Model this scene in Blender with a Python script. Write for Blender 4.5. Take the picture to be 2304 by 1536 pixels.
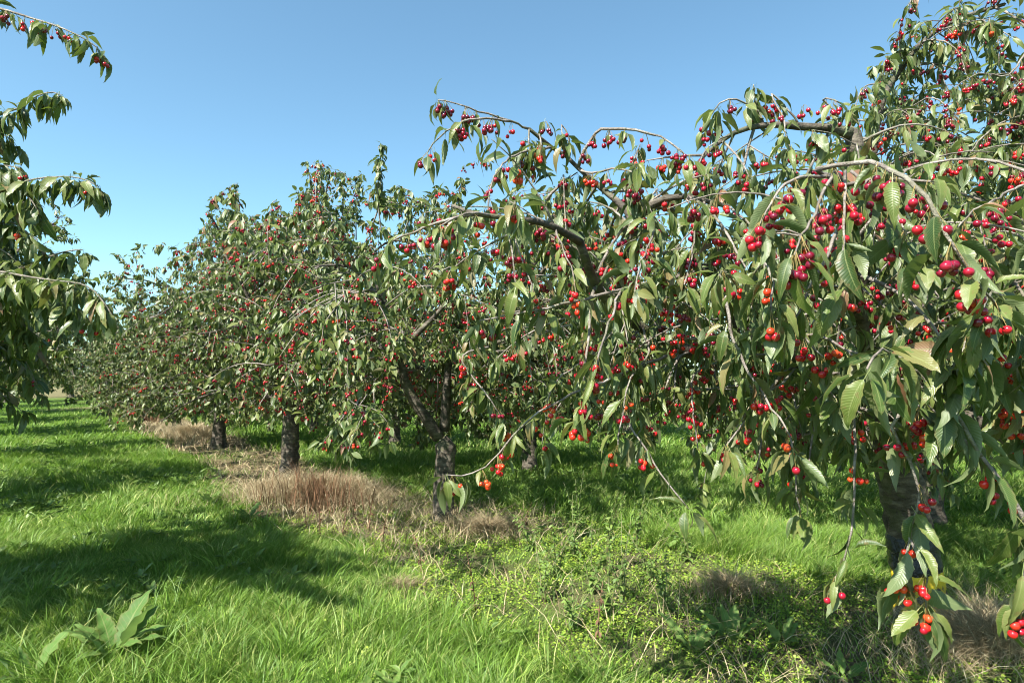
import bpy, math, random
import numpy as np
from mathutils import Matrix, Vector

# ------------------------------------------------------------------ scene, camera, sky, sun
for o in list(bpy.data.objects):
    bpy.data.objects.remove(o, do_unlink=True)
SC = bpy.context.scene
COL = SC.collection
RNG = np.random.default_rng(11)
random.seed(11)

FPX, PW, PH = 1400.0, 2304.0, 1536.0          # focal length in photograph pixels
CAM_H, HORIZON = 1.65, 835.0
PITCH = math.atan((HORIZON - PH / 2) / FPX)
cam_d = bpy.data.cameras.new('camera')
cam_d.sensor_width = 36.0
cam_d.lens = FPX / PW * 36.0
cam_d.clip_start, cam_d.clip_end = 0.05, 2000.0
CAM = bpy.data.objects.new('camera', cam_d)
CAM.location = (0, 0, CAM_H)
CAM.rotation_euler = (math.pi / 2 + PITCH, 0, 0)
COL.objects.link(CAM)
SC.camera = CAM

SUN_EL, SUN_AZ = math.radians(50), math.radians(219)     # azimuth clockwise from +Y: behind the camera, a little left
W = bpy.data.worlds.new('World'); SC.world = W; W.use_nodes = True
wn = W.node_tree.nodes
sky = wn.new('ShaderNodeTexSky'); sky.sky_type = 'NISHITA'; sky.sun_disc = False
sky.sun_elevation, sky.sun_rotation = SUN_EL, SUN_AZ
sky.air_density, sky.dust_density, sky.ozone_density = 0.85, 0.9, 0.7
wn['Background'].inputs['Strength'].default_value = 0.092
wb = wn.new('ShaderNodeMix'); wb.data_type = 'RGBA'; wb.blend_type = 'MULTIPLY'; wb.inputs[0].default_value = 1.0
wb.inputs[7].default_value = (0.80, 1.05, 0.99, 1)          # white balance of the whole sky
W.node_tree.links.new(sky.outputs['Color'], wb.inputs[6])
W.node_tree.links.new(wb.outputs[2], wn['Background'].inputs['Color'])
sd = bpy.data.lights.new('sun', 'SUN'); sd.energy = 5.0; sd.angle = math.radians(0.53); sd.color = (1.0, 0.955, 0.88)
SUN = bpy.data.objects.new('sun', sd); COL.objects.link(SUN)
sv = Vector((math.sin(SUN_AZ) * math.cos(SUN_EL), math.cos(SUN_AZ) * math.cos(SUN_EL), math.sin(SUN_EL)))
SUN.rotation_euler = sv.to_track_quat('Z', 'Y').to_euler()
SUN.location = sv * 60
SC.view_settings.view_transform = 'Standard'
SC.view_settings.look = 'None'
SC.view_settings.exposure = 1.55
SC.view_settings.gamma = 1.0
SC.render.engine = 'CYCLES'
SC.cycles.max_bounces = 4
SC.cycles.diffuse_bounces = 3
SC.cycles.glossy_bounces = 2
SC.cycles.transmission_bounces = 3
SC.cycles.transparent_max_bounces = 4
SC.cycles.use_denoising = True
SC.cycles.filter_width = 1.0

CP, SP = math.cos(PITCH), math.sin(PITCH)
def at(px, py, d):
    """photograph pixel and distance along the view axis -> world point"""
    x = (px - PW / 2) / FPX * d
    v = (PH / 2 - py) / FPX * d
    return np.array([x, d * CP - v * SP, CAM_H + d * SP + v * CP])
def project(P):
    """world points (N,3) -> px, py, depth"""
    y, z = P[:, 1], P[:, 2] - CAM_H
    d = y * CP + z * SP
    v = -y * SP + z * CP
    dd = np.where(np.abs(d) < 1e-3, 1e-3, d)
    return PW / 2 + P[:, 0] / dd * FPX, PH / 2 - v / dd * FPX, d
def on_ground(px, py):
    a = (PH / 2 - py) / FPX
    dz = SP + a * CP
    d = -CAM_H / dz
    p = at(px, py, d)
    return p[0], p[1]

# ------------------------------------------------------------------ materials
def mat(name):
    m = bpy.data.materials.new(name); m.use_nodes = True
    nt = m.node_tree; nt.nodes.clear()
    return m, nt, nt.nodes, nt.links
def N(nt, t, **kw):
    n = nt.nodes.new(t)
    for k, v in kw.items():
        if k == 'op': n.operation = v
        elif k == 'blend': n.data_type = 'RGBA'; n.blend_type = v
        else: setattr(n, k, v)
    return n
def math_n(nt, op, a, b=None):
    n = nt.nodes.new('ShaderNodeMath'); n.operation = op
    for i, v in enumerate((a, b)):
        if v is None: continue
        if isinstance(v, (int, float)): n.inputs[i].default_value = v
        else: nt.links.new(v, n.inputs[i])
    return n.outputs[0]
def ramp(nt, fac, stops, interp='LINEAR'):
    r = nt.nodes.new('ShaderNodeValToRGB'); r.color_ramp.interpolation = interp
    e = r.color_ramp.elements
    while len(e) < len(stops): e.new(0.5)
    for el, (p, c) in zip(e, stops):
        el.position = p; el.color = (*c, 1)
    nt.links.new(fac, r.inputs[0])
    return r.outputs[0]
def mix(nt, fac, a, b, blend='MIX'):
    n = nt.nodes.new('ShaderNodeMix'); n.data_type = 'RGBA'; n.blend_type = blend
    for s, v in ((n.inputs[0], fac), (n.inputs[6], a), (n.inputs[7], b)):
        if isinstance(v, (int, float)): s.default_value = v
        elif isinstance(v, tuple): s.default_value = (*v, 1)
        else: nt.links.new(v, s)
    return n.outputs[2]
def noise(nt, vec, scale, detail=3.0, rough=0.55):
    n = nt.nodes.new('ShaderNodeTexNoise'); n.inputs['Scale'].default_value = scale
    n.inputs['Detail'].default_value = detail; n.inputs['Roughness'].default_value = rough
    if vec is not None: nt.links.new(vec, n.inputs['Vector'])
    return n.outputs[0]
def bump(nt, h, strength, dist):
    b = nt.nodes.new('ShaderNodeBump'); b.inputs['Strength'].default_value = strength; b.inputs['Distance'].default_value = dist
    nt.links.new(h, b.inputs['Height'])
    return b.outputs[0]
def attr(nt, name):
    a = nt.nodes.new('ShaderNodeAttribute'); a.attribute_name = name
    return a
def finish(nt, shader):
    o = nt.nodes.new('ShaderNodeOutputMaterial'); nt.links.new(shader, o.inputs[0])

def leafy(name, stops, back, trans, rough=0.42, spec=0.45, tw=0.28, veins=True, vein_n=9.0):
    """two-sided leaf: lc = (across, along, tint)"""
    m, nt, nd, lk = mat(name)
    a = attr(nt, 'lc'); s = nd.new('ShaderNodeSeparateXYZ'); lk.new(a.outputs['Vector'], s.inputs[0])
    oi = nd.new('ShaderNodeObjectInfo')
    t = math_n(nt, 'FRACT', math_n(nt, 'ADD', s.outputs[2], oi.outputs['Random']))
    c = ramp(nt, t, stops)
    geo = nd.new('ShaderNodeNewGeometry')
    nz = noise(nt, geo.outputs['Position'], 55.0, 3)
    c = mix(nt, math_n(nt, 'MULTIPLY', math_n(nt, 'GREATER_THAN', nz, 0.64), 0.45), c, (0.16, 0.10, 0.045))
    ax = math_n(nt, 'ABSOLUTE', s.outputs[0])
    edge = math_n(nt, 'MULTIPLY', math_n(nt, 'POWER', ax, 5.0), 0.55)
    c = mix(nt, edge, c, (0.17, 0.13, 0.05))
    nrm = None
    if veins:
        w = math_n(nt, 'SINE', math_n(nt, 'MULTIPLY', math_n(nt, 'SUBTRACT', s.outputs[1], math_n(nt, 'MULTIPLY', ax, 0.16)), vein_n * 6.283))
        rib = math_n(nt, 'LESS_THAN', ax, 0.07)
        hgt = math_n(nt, 'SUBTRACT', math_n(nt, 'POWER', math_n(nt, 'ABSOLUTE', w), 0.6), rib)
        nrm = bump(nt, hgt, 0.3, 0.002)
        c = mix(nt, math_n(nt, 'MULTIPLY', rib, 0.55), c, (0.22, 0.24, 0.09))
        vv = math_n(nt, 'MULTIPLY', math_n(nt, 'GREATER_THAN', math_n(nt, 'SUBTRACT', 0.32, math_n(nt, 'ABSOLUTE', w)), 0.0), 0.22)
        c = mix(nt, vv, c, (0.19, 0.22, 0.08))
    c = mix(nt, geo.outputs['Backfacing'], c, mix(nt, 0.6, c, back))
    p = nd.new('ShaderNodeBsdfPrincipled'); lk.new(c, p.inputs['Base Color'])
    p.inputs['Roughness'].default_value = rough; p.inputs['Specular IOR Level'].default_value = spec
    tr = nd.new('ShaderNodeBsdfTranslucent'); lk.new(mix(nt, 0.5, c, trans), tr.inputs[0])
    if nrm is not None:
        lk.new(nrm, p.inputs['Normal'])
    ms = nd.new('ShaderNodeMixShader'); ms.inputs[0].default_value = tw
    lk.new(p.outputs[0], ms.inputs[1]); lk.new(tr.outputs[0], ms.inputs[2])
    finish(nt, ms.outputs[0])
    return m
M = {}
M['leaf'] = leafy('cherry_leaf', [(0.0, (0.028, 0.058, 0.015)), (0.38, (0.066, 0.106, 0.021)), (0.68, (0.11, 0.146, 0.032)),
                                  (0.9, (0.13, 0.155, 0.045)), (0.96, (0.17, 0.13, 0.055)), (1.0, (0.2, 0.085, 0.055))],
                  (0.13, 0.165, 0.085), (0.2, 0.3, 0.025), rough=0.37, spec=0.42, tw=0.22)
M['grass'] = leafy('grass', [(0.0, (0.06, 0.125, 0.016)), (0.35, (0.135, 0.25, 0.026)), (0.75, (0.24, 0.36, 0.055)), (1.0, (0.40, 0.41, 0.15))],
                   (0.13, 0.22, 0.05), (0.24, 0.42, 0.04), rough=0.5, spec=0.3, tw=0.35, veins=False)
M['chick'] = leafy('ground_cover', [(0.0, (0.10, 0.20, 0.02)), (0.5, (0.18, 0.29, 0.03)), (1.0, (0.28, 0.36, 0.05))],
                   (0.15, 0.25, 0.05), (0.3, 0.45, 0.04), rough=0.5, spec=0.3, tw=0.3, veins=False)
M['weed'] = leafy('weed_leaf', [(0.0, (0.06, 0.13, 0.025)), (0.5, (0.10, 0.19, 0.035)), (1.0, (0.17, 0.25, 0.05))],
                  (0.14, 0.22, 0.09), (0.2, 0.36, 0.04), rough=0.45, spec=0.4, tw=0.28, vein_n=5.0)
M['straw'] = leafy('straw', [(0.0, (0.14, 0.105, 0.058)), (0.4, (0.28, 0.23, 0.13)), (0.75, (0.42, 0.36, 0.215)), (1.0, (0.52, 0.47, 0.31))],
                   (0.4, 0.3, 0.18), (0.4, 0.28, 0.12), rough=0.6, spec=0.3, tw=0.2, veins=False)
M['rust'] = leafy('dry_stalk', [(0.0, (0.07, 0.035, 0.022)), (0.5, (0.15, 0.08, 0.048)), (1.0, (0.26, 0.17, 0.10))],
                  (0.2, 0.1, 0.05), (0.2, 0.1, 0.04), rough=0.7, spec=0.2, tw=0.1, veins=False)

def bark(name, dark, mid, pale, band=60.0, rough=0.75):
    m, nt, nd, lk = mat(name)
    tc = nd.new('ShaderNodeTexCoord')
    mp = nd.new('ShaderNodeMapping'); mp.inputs['Scale'].default_value = (1, 1, 2.6); lk.new(tc.outputs['Object'], mp.inputs[0])
    n1 = noise(nt, mp.outputs[0], 9.0, 6, 0.65)
    n2 = noise(nt, tc.outputs['Object'], 4.0, 4)
    n3 = noise(nt, tc.outputs['Object'], band, 4)
    c = ramp(nt, n1, [(0.32, dark), (0.5, mid), (0.68, pale)])
    c = mix(nt, math_n(nt, 'MULTIPLY', math_n(nt, 'GREATER_THAN', n2, 0.57), 0.4), c, (0.10, 0.115, 0.045))
    c = mix(nt, math_n(nt, 'MULTIPLY', n3, 0.35), c, dark)
    p = nd.new('ShaderNodeBsdfPrincipled'); lk.new(c, p.inputs['Base Color']); p.inputs['Roughness'].default_value = rough
    p.inputs['Specular IOR Level'].default_value = 0.3
    lk.new(bump(nt, math_n(nt, 'ADD', n1, math_n(nt, 'MULTIPLY', n3, 0.5)), 0.8, 0.02), p.inputs['Normal'])
    finish(nt, p.outputs[0]); return m
M['bark'] = bark('cherry_bark', (0.025, 0.02, 0.016), (0.085, 0.07, 0.052), (0.2, 0.175, 0.135))
M['twig'] = bark('twig_bark', (0.10, 0.082, 0.068), (0.22, 0.188, 0.16), (0.39, 0.35, 0.31), band=160.0, rough=0.6)

def cherry_mat():
    m, nt, nd, lk = mat('cherry_skin')
    a = attr(nt, 'lc'); s = nd.new('ShaderNodeSeparateXYZ'); lk.new(a.outputs['Vector'], s.inputs[0])
    oi = nd.new('ShaderNodeObjectInfo')
    s2 = nd.new('ShaderNodeSeparateColor'); lk.new(oi.outputs['Color'], s2.inputs[0])   # ripeness of the single cherries sits in their object colour
    t = math_n(nt, 'ADD', s.outputs[2], math_n(nt, 'SUBTRACT', 1.0, s2.outputs[0]))
    c = ramp(nt, t, [(0.0, (0.11, 0.004, 0.02)), (0.3, (0.30, 0.006, 0.025)), (0.6, (0.56, 0.012, 0.014)), (0.85, (0.72, 0.05, 0.012)), (1.0, (0.76, 0.085, 0.02))])
    geo = nd.new('ShaderNodeNewGeometry')
    c = mix(nt, math_n(nt, 'MULTIPLY', noise(nt, geo.outputs['Position'], 70.0, 2), 0.35), c, (0.25, 0.004, 0.015))
    p = nd.new('ShaderNodeBsdfPrincipled'); lk.new(c, p.inputs['Base Color'])
    p.inputs['Roughness'].default_value = 0.16; p.inputs['Specular IOR Level'].default_value = 0.5
    p.inputs['Coat Weight'].default_value = 0.25; p.inputs['Coat Roughness'].default_value = 0.08
    finish(nt, p.outputs[0]); return m
M['cherry'] = cherry_mat()
def plain(name, a, b, scale, rough, spec=0.4, bs=0.3, bd=0.01):
    m, nt, nd, lk = mat(name)
    tc = nd.new('ShaderNodeTexCoord'); n = noise(nt, tc.outputs['Object'], scale, 5, 0.6)
    p = nd.new('ShaderNodeBsdfPrincipled'); lk.new(ramp(nt, n, [(0.3, a), (0.7, b)]), p.inputs['Base Color'])
    p.inputs['Roughness'].default_value = rough; p.inputs['Specular IOR Level'].default_value = spec
    lk.new(bump(nt, n, bs, bd), p.inputs['Normal']); finish(nt, p.outputs[0]); return m
M['stalk'] = plain('cherry_stalk', (0.14, 0.17, 0.04), (0.32, 0.16, 0.06), 40.0, 0.5)
M['stem'] = plain('weed_stem', (0.08, 0.13, 0.04), (0.16, 0.13, 0.06), 30.0, 0.6)
M['foil'] = plain('black_foil', (0.012, 0.013, 0.015), (0.03, 0.032, 0.036), 26.0, 0.22, 0.6, 1.0, 0.03)
M['yellow'] = plain('yellow_paint', (0.42, 0.27, 0.02), (0.75, 0.56, 0.03), 30.0, 0.6, 0.3, 0.6, 0.01)

def ground_mat():
    m, nt, nd, lk = mat('ground')
    a = attr(nt, 'zone'); s = nd.new('ShaderNodeSeparateXYZ'); lk.new(a.outputs['Vector'], s.inputs[0])
    geo = nd.new('ShaderNodeNewGeometry')
    n1 = noise(nt, geo.outputs['Position'], 1.3, 6, 0.65); n2 = noise(nt, geo.outputs['Position'], 14.0, 5, 0.65); n3 = noise(nt, geo.outputs['Position'], 90.0, 4)
    g = ramp(nt, math_n(nt, 'ADD', math_n(nt, 'MULTIPLY', n1, 0.45), math_n(nt, 'MULTIPLY', n2, 0.55)), [(0.3, (0.05, 0.10, 0.018)), (0.5, (0.10, 0.18, 0.028)), (0.7, (0.17, 0.25, 0.045))])
    soil = ramp(nt, n3, [(0.3, (0.09, 0.065, 0.04)), (0.7, (0.21, 0.165, 0.115))])
    straw = ramp(nt, n2, [(0.3, (0.11, 0.085, 0.045)), (0.7, (0.28, 0.23, 0.13))])
    c = mix(nt, s.outputs[0], g, soil)
    c = mix(nt, s.outputs[1], c, straw)
    p = nd.new('ShaderNodeBsdfPrincipled'); lk.new(c, p.inputs['Base Color']); p.inputs['Roughness'].default_value = 0.95
    p.inputs['Specular IOR Level'].default_value = 0.1
    lk.new(bump(nt, math_n(nt, 'ADD', n2, n3), 0.9, 0.06), p.inputs['Normal'])
    finish(nt, p.outputs[0]); return m
M['ground'] = ground_mat()

# ------------------------------------------------------------------ mesh helpers
def tri_mesh(name, V, F, lc=None, material=None, attr_name='lc', smooth=True):
    V = np.asarray(V, np.float32); F = np.asarray(F, np.int32)
    me = bpy.data.meshes.new(name)
    me.vertices.add(len(V)); me.vertices.foreach_set('co', V.ravel())
    me.loops.add(F.size); me.loops.foreach_set('vertex_index', F.ravel())
    me.polygons.add(len(F)); k = F.shape[1]
    me.polygons.foreach_set('loop_start', np.arange(0, F.size, k, dtype=np.int32))
    if smooth: me.polygons.foreach_set('use_smooth', np.ones(len(F), bool))
    if lc is not None:
        a = me.attributes.new(attr_name, 'FLOAT_VECTOR', 'POINT'); a.data.foreach_set('vector', np.asarray(lc, np.float32).ravel())
    if material: me.materials.append(material)
    me.update(calc_edges=True)
    return me
def link(name, data, parent=None, loc=None):
    o = bpy.data.objects.new(name, data)
    if parent is not None: o.parent = parent
    if loc is not None: o.location = loc
    COL.objects.link(o)
    return o
def tag(o, label=None, cat=None, group=None, kind=None):
    if label: o['label'] = label
    if cat: o['category'] = cat
    if group: o['group'] = group
    if kind: o['kind'] = kind
    return o
def unit(v):
    return v / np.maximum(np.linalg.norm(v, axis=-1, keepdims=True), 1e-9)

def tube(P, R, k=6, lump=0.0, rng=RNG):
    """closed tapered tube through points P with radii R"""
    P = np.asarray(P, float); R = np.asarray(R, float); n = len(P)
    T = np.gradient(P, axis=0); T = unit(T)
    ref = np.array([1.0, 0, 0]) if abs(T[0][0]) < 0.8 else np.array([0, 1.0, 0])
    U = np.empty_like(P)
    u = ref - T[0] * ref.dot(T[0]); u /= np.linalg.norm(u)
    for i in range(n):
        u = u - T[i] * u.dot(T[i]); u /= max(1e-9, np.linalg.norm(u)); U[i] = u
    Vv = np.cross(T, U)
    ang = np.arange(k) * 2 * math.pi / k
    rr = R[:, None] * np.ones((n, k))
    if lump: rr = rr * (1 + lump * rng.normal(size=(n, k)))
    V = P[:, None, :] + rr[:, :, None] * (np.cos(ang)[None, :, None] * U[:, None, :] + np.sin(ang)[None, :, None] * Vv[:, None, :])
    V = np.concatenate([V.reshape(-1, 3), P[:1], P[-1:] + T[-1:] * R[-1]])
    i = np.arange(n - 1)[:, None] * k; j = np.arange(k)[None, :]; j2 = (j + 1) % k
    a, b, c, d = (i + j).ravel(), (i + j2).ravel(), (i + k + j2).ravel(), (i + k + j).ravel()
    F = np.concatenate([np.stack([a, b, c], 1), np.stack([a, c, d], 1)])
    jj = np.arange(k); e = (n - 1) * k
    F = np.concatenate([F, np.stack([(jj + 1) % k, jj, np.full(k, n * k)], 1), np.stack([e + jj, e + (jj + 1) % k, np.full(k, n * k + 1)], 1)])
    return V, F
def join(parts):
    Vs, Fs, o = [], [], 0
    for V, F in parts:
        Vs.append(V); Fs.append(F + o); o += len(V)
    return np.concatenate(Vs), np.concatenate(Fs)
def smooth_line(P, step):
    """Catmull-Rom through the points, resampled about every step"""
    P = np.asarray(P, float)
    if len(P) < 2: return P
    Q = np.concatenate([2 * P[:1] - P[1:2], P, 2 * P[-1:] - P[-2:-1]])
    out = []
    for i in range(1, len(Q) - 2):
        n = max(1, int(round(np.linalg.norm(Q[i + 1] - Q[i]) / step)))
        t = (np.arange(n) / n)[:, None]
        a, b, c, d = Q[i - 1], Q[i], Q[i + 1], Q[i + 2]
        out.append(0.5 * (2 * b + (c - a) * t + (2 * a - 5 * b + 4 * c - d) * t ** 2 + (3 * b - a - 3 * c + d) * t ** 3))
    out.append(P[-1:])
    return np.concatenate(out)

# ------------------------------------------------------------------ templates
def leaf_template(rows, fold, curl, wave, petiole, wid=0.2, twist=0.0):
    ys = np.linspace(0, 1, rows + 2)
    prof = lambda t: wid * 2 * (math.sin(math.pi * t ** 0.82)) ** 0.85 * (1 - 0.25 * t)
    V, L = [(0, 0, 0)], [(0, 0, 0)]
    for q, y in enumerate(ys[1:-1]):
        w = prof(y) * 0.62
        for sx in (-1, 0, 1):
            z = -curl * y * y + abs(sx) * fold * w + (wave * math.sin(q * 2.1 + sx * 1.3) if sx else 0)
            x = sx * w * (1 - 0.5 * fold * fold)
            z += x * twist * y * 3
            V.append((x, y - 0.06 * curl * y ** 3, z)); L.append((sx, y, 0))
    V.append((0.02 * curl, 1 - 0.1 * curl, -curl * 1.08)); L.append((0, 1, 0))
    F = [(0, 2, 1), (0, 3, 2)]
    for q in range(rows - 1):
        a = 1 + 3 * q; b = a + 3
        F += [(a, a + 1, b + 1), (a, b + 1, b), (a + 1, a + 2, b + 2), (a + 1, b + 2, b + 1)]
    a = 1 + 3 * (rows - 1); t = len(V) - 1
    F += [(a, a + 1, t), (a + 1, a + 2, t)]
    if petiole:
        k = len(V)
        V += [(-0.008, 0, 0), (0.008, 0, 0), (-0.008, -0.26, 0.05), (0.008, -0.26, 0.05)]; L += [(0, 0, 0)] * 4
        F += [(k, k + 2, k + 3), (k, k + 3, k + 1)]
    V = np.array(V, float); F = np.array(F)
    F = F[:, ::-1] if np.cross(V[F[0][1]] - V[F[0][0]], V[F[0][2]] - V[F[0][0]])[2] < 0 else F
    return V, F, np.array(L, float)
LT_HI = [leaf_template(3, f, c, w, True, wd, tw) for f, c, w, wd, tw in
         ((0.35, 0.35, 0.01, 0.155, 0.1), (0.6, 0.5, 0.014, 0.16, 0.25), (0.2, 0.22, 0.012, 0.175, -0.2), (0.45, 0.65, 0.012, 0.15, 0.2), (0.8, 0.4, 0.012, 0.165, -0.25), (0.3, 0.55, 0.016, 0.165, 0.35))]
LT_LO = [leaf_template(2, f, c, 0.0, False, wd, tw) for f, c, wd, tw in
         ((0.35, 0.22, 0.2, 0.0), (0.6, 0.4, 0.2, 0.2), (0.2, 0.1, 0.22, -0.2))]
LT_FAR = [leaf_template(1, f, c, 0.0, False, wd, tw) for f, c, wd, tw in ((0.35, 0.22, 0.25, 0.0), (0.6, 0.4, 0.25, 0.2), (0.2, 0.1, 0.26, -0.2))]
def ball(nu, nv):  # a cherry: dimpled at the stalk
    V, F = [], []
    prof = []
    for i in range(nv + 1):
        th = math.pi * i / nv
        r = math.sin(th) * (1 + 0.06 * math.cos(th)); z = math.cos(th)
        if i == 0: z -= 0.16
        elif i == 1: z -= 0.02
        prof.append((r, z * 0.96))
    for i, (r, z) in enumerate(prof):
        for j in range(nu):
            a = 2 * math.pi * j / nu
            V.append((r * math.cos(a), r * math.sin(a) * 0.94, z))
    for i in range(nv):
        for j in range(nu):
            a, b, c, d = i * nu + j, i * nu + (j + 1) % nu, (i + 1) * nu + (j + 1) % nu, (i + 1) * nu + j
            if i > 0: F.append((a, c, b))
            if i < nv - 1: F.append((a, d, c))
    return np.array(V, float), np.array(F)
BALL_HI, BALL_LO, BALL_FAR = ball(12, 8), ball(7, 5), ball(5, 4)
BALL_DOT = ball(4, 3)

def scatter(V, F, L, pos, mats, tint):
    """copies of a template: pos (n,3), mats (n,3,3), tint (n) -> one big mesh's arrays"""
    n, nv = len(pos), len(V)
    W_ = np.einsum('nij,vj->nvi', mats, V) + pos[:, None, :]
    lc = np.broadcast_to(L[None], (n, nv, 3)).copy(); lc[:, :, 2] = tint[:, None]
    FF = F[None] + (np.arange(n) * nv)[:, None, None]
    return W_.reshape(-1, 3), FF.reshape(-1, 3), lc.reshape(-1, 3)
def merge(parts):
    Vs, Fs, Ls, o = [], [], [], 0
    for V, F, L in parts:
        Vs.append(V); Fs.append(F + o); Ls.append(L); o += len(V)
    return np.concatenate(Vs), np.concatenate(Fs), np.concatenate(Ls)

# ------------------------------------------------------------------ ground
ROW = np.array([(6.2, 1.4), (2.72, 4.2), (-0.76, 7.0), (-3.46, 9.75), (-6.45, 13.75), (-9.7, 18.1), (-13.2, 22.9), (-16.9, 28.0), (-20.6, 33.1), (-24.3, 38.2), (-28, 43.3)])
def row_dist(x, y):
    """signed distance to the near tree row (negative on the camera's side) and station along it"""
    best = np.full(np.shape(x), 1e9); sgn = np.zeros(np.shape(x)); st = np.zeros(np.shape(x))
    for i in range(len(ROW) - 1):
        a, b = ROW[i], ROW[i + 1]; d = b - a; l2 = d.dot(d)
        t = np.clip(((x - a[0]) * d[0] + (y - a[1]) * d[1]) / l2, 0, 1)
        dx, dy = x - a[0] - t * d[0], y - a[1] - t * d[1]
        r = np.hypot(dx, dy); m = r < best
        best = np.where(m, r, best); sgn = np.where(m, np.sign(d[0] * dy - d[1] * dx), sgn); st = np.where(m, i + t, st)
    return -best * sgn, st
_ph = np.random.default_rng(3).uniform(0, 6.28, (40, 3))
def wob(x, y, f, seed=0, n=5):
    """cheap smooth noise in -1..1"""
    r = np.zeros(np.shape(x))
    for i in range(n):
        p = _ph[(seed * 7 + i) % 40]; g = f * (0.6 + 0.35 * i)
        r = r + np.sin(x * g * math.cos(p[0]) + y * g * math.sin(p[0]) + p[1]) * np.sin(x * g * math.cos(p[2] + 1) + y * g * math.sin(p[2] + 1) + p[0] * 2)
    return r / n * 1.6
def height(x, y):
    x = np.asarray(x, float); y = np.asarray(y, float)
    return 0.035 * wob(x, y, 1.1, 1) + 0.02 * wob(x, y, 3.0, 2) - 0.02
def zones(x, y):
    """bare/weedy herbicide strip weight, straw weight"""
    d, st = row_dist(x, y)
    near = np.clip(2.3 - (st - 1.0) * 0.55, 1.05, 2.4)
    e = 0.35 * wob(x, y, 2.2, 3)
    strip = np.clip(((np.where(d < 0, near + d, 0.95 - d) + e) / 0.35), 0, 1)
    straw = np.clip((wob(x, y, 1.6, 4) + 0.75 * (st > 1.75) * (st < 3.0) + 0.6 * (st >= 3.0) - 0.25) * 2.2, 0, 1) * strip
    return strip, straw, d, st
gx = np.concatenate([-np.geomspace(400, 14, 26), np.linspace(-13.8, 13.8, 150), np.geomspace(14, 400, 26)])
gy = np.concatenate([-np.geomspace(300, 2.2, 16), np.linspace(-2, 26, 150), np.geomspace(26.3, 700, 40)])
GX, GY = np.meshgrid(gx, gy, indexing='xy')
gz = height(GX, GY) * np.clip(1 - (np.hypot(GX, GY) - 60) / 60, 0, 1)
st_, sw_, d_, _ = zones(GX, GY)
st_ = np.clip(st_ * (0.55 + 0.6 * wob(GX, GY, 4.0, 6)), 0, 1)
far = np.clip((np.hypot(GX, GY) - 46) / 5, 0, 1)
zone = np.stack([st_ * (1 - far), np.maximum(sw_, far * 0.85), 0 * st_], -1)
nx, ny = len(gx), len(gy)
ii = (np.arange(ny - 1)[:, None] * nx + np.arange(nx - 1)[None]).ravel()
gF = np.stack([ii, ii + 1, ii + nx + 1, ii + nx], 1)
ground = link('ground', tri_mesh('ground', np.stack([GX, GY, gz], -1).reshape(-1, 3), gF, zone.reshape(-1, 3), M['ground'], 'zone'))
tag(ground, 'grassy orchard ground with a weedy strip under the tree row', 'ground', kind='structure')

# ------------------------------------------------------------------ tree skeletons
class Tree:
    def __init__(self, base, seed):
        self.base = np.array([base[0], base[1], float(height(base[0], base[1])) - 0.03])
        self.rng = np.random.default_rng(seed)
        self.trunk = []      # (P, R)
        self.limbs = []      # (P, R) thick
        self.canes = []      # (P, R) thin
        self.spurs = []      # (pos, n_leaves, leaf_size, cherries, ripeness)
def cane(rng, p, d, length, droop, r0, step=0.09, zmin=0.5, wig=0.17):
    P = [np.array(p, float)]; d = unit(np.array(d, float)); n = max(3, int(length / step))
    for i in range(n):
        d = d + np.array([0, 0, -droop * step]) + rng.normal(size=3) * wig * step * 3
        d = d / np.linalg.norm(d)
        q = P[-1] + d * step
        if q[2] < zmin: break
        P.append(q)
    P = np.array(P); R = np.linspace(r0, max(0.0022, r0 * 0.4), len(P))
    return P, R
def dress(t, P, every, nl, size, fruit, ripe, start=0.1, tipn=7):
    """spurs along a line: rosettes of leaves, clusters of cherries"""
    seg = np.linalg.norm(np.diff(P, axis=0), axis=1); s = np.concatenate([[0], np.cumsum(seg)])
    x = start + every * t.rng.random()
    while x < s[-1]:
        i = min(np.searchsorted(s, x) - 1, len(P) - 2); i = max(i, 0)
        f = (x - s[i]) / max(seg[i], 1e-6)
        p = P[i] * (1 - f) + P[i + 1] * f
        c = int(t.rng.integers(3, 10)) if t.rng.random() < fruit else 0
        k = max(0, int(t.rng.poisson(nl * (0.42 if c else 1.12))))
        if k or c: t.spurs.append((p, k, size, c, ripe))
        x += every * t.rng.uniform(0.6, 1.5)
    t.spurs.append((P[-1], tipn, size, int(t.rng.integers(2, 6)) if t.rng.random() < fruit else 0, ripe))
def rand_perp(rng, d):
    v = rng.normal(size=3); v -= d * v.dot(d)
    return v / np.linalg.norm(v)
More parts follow.
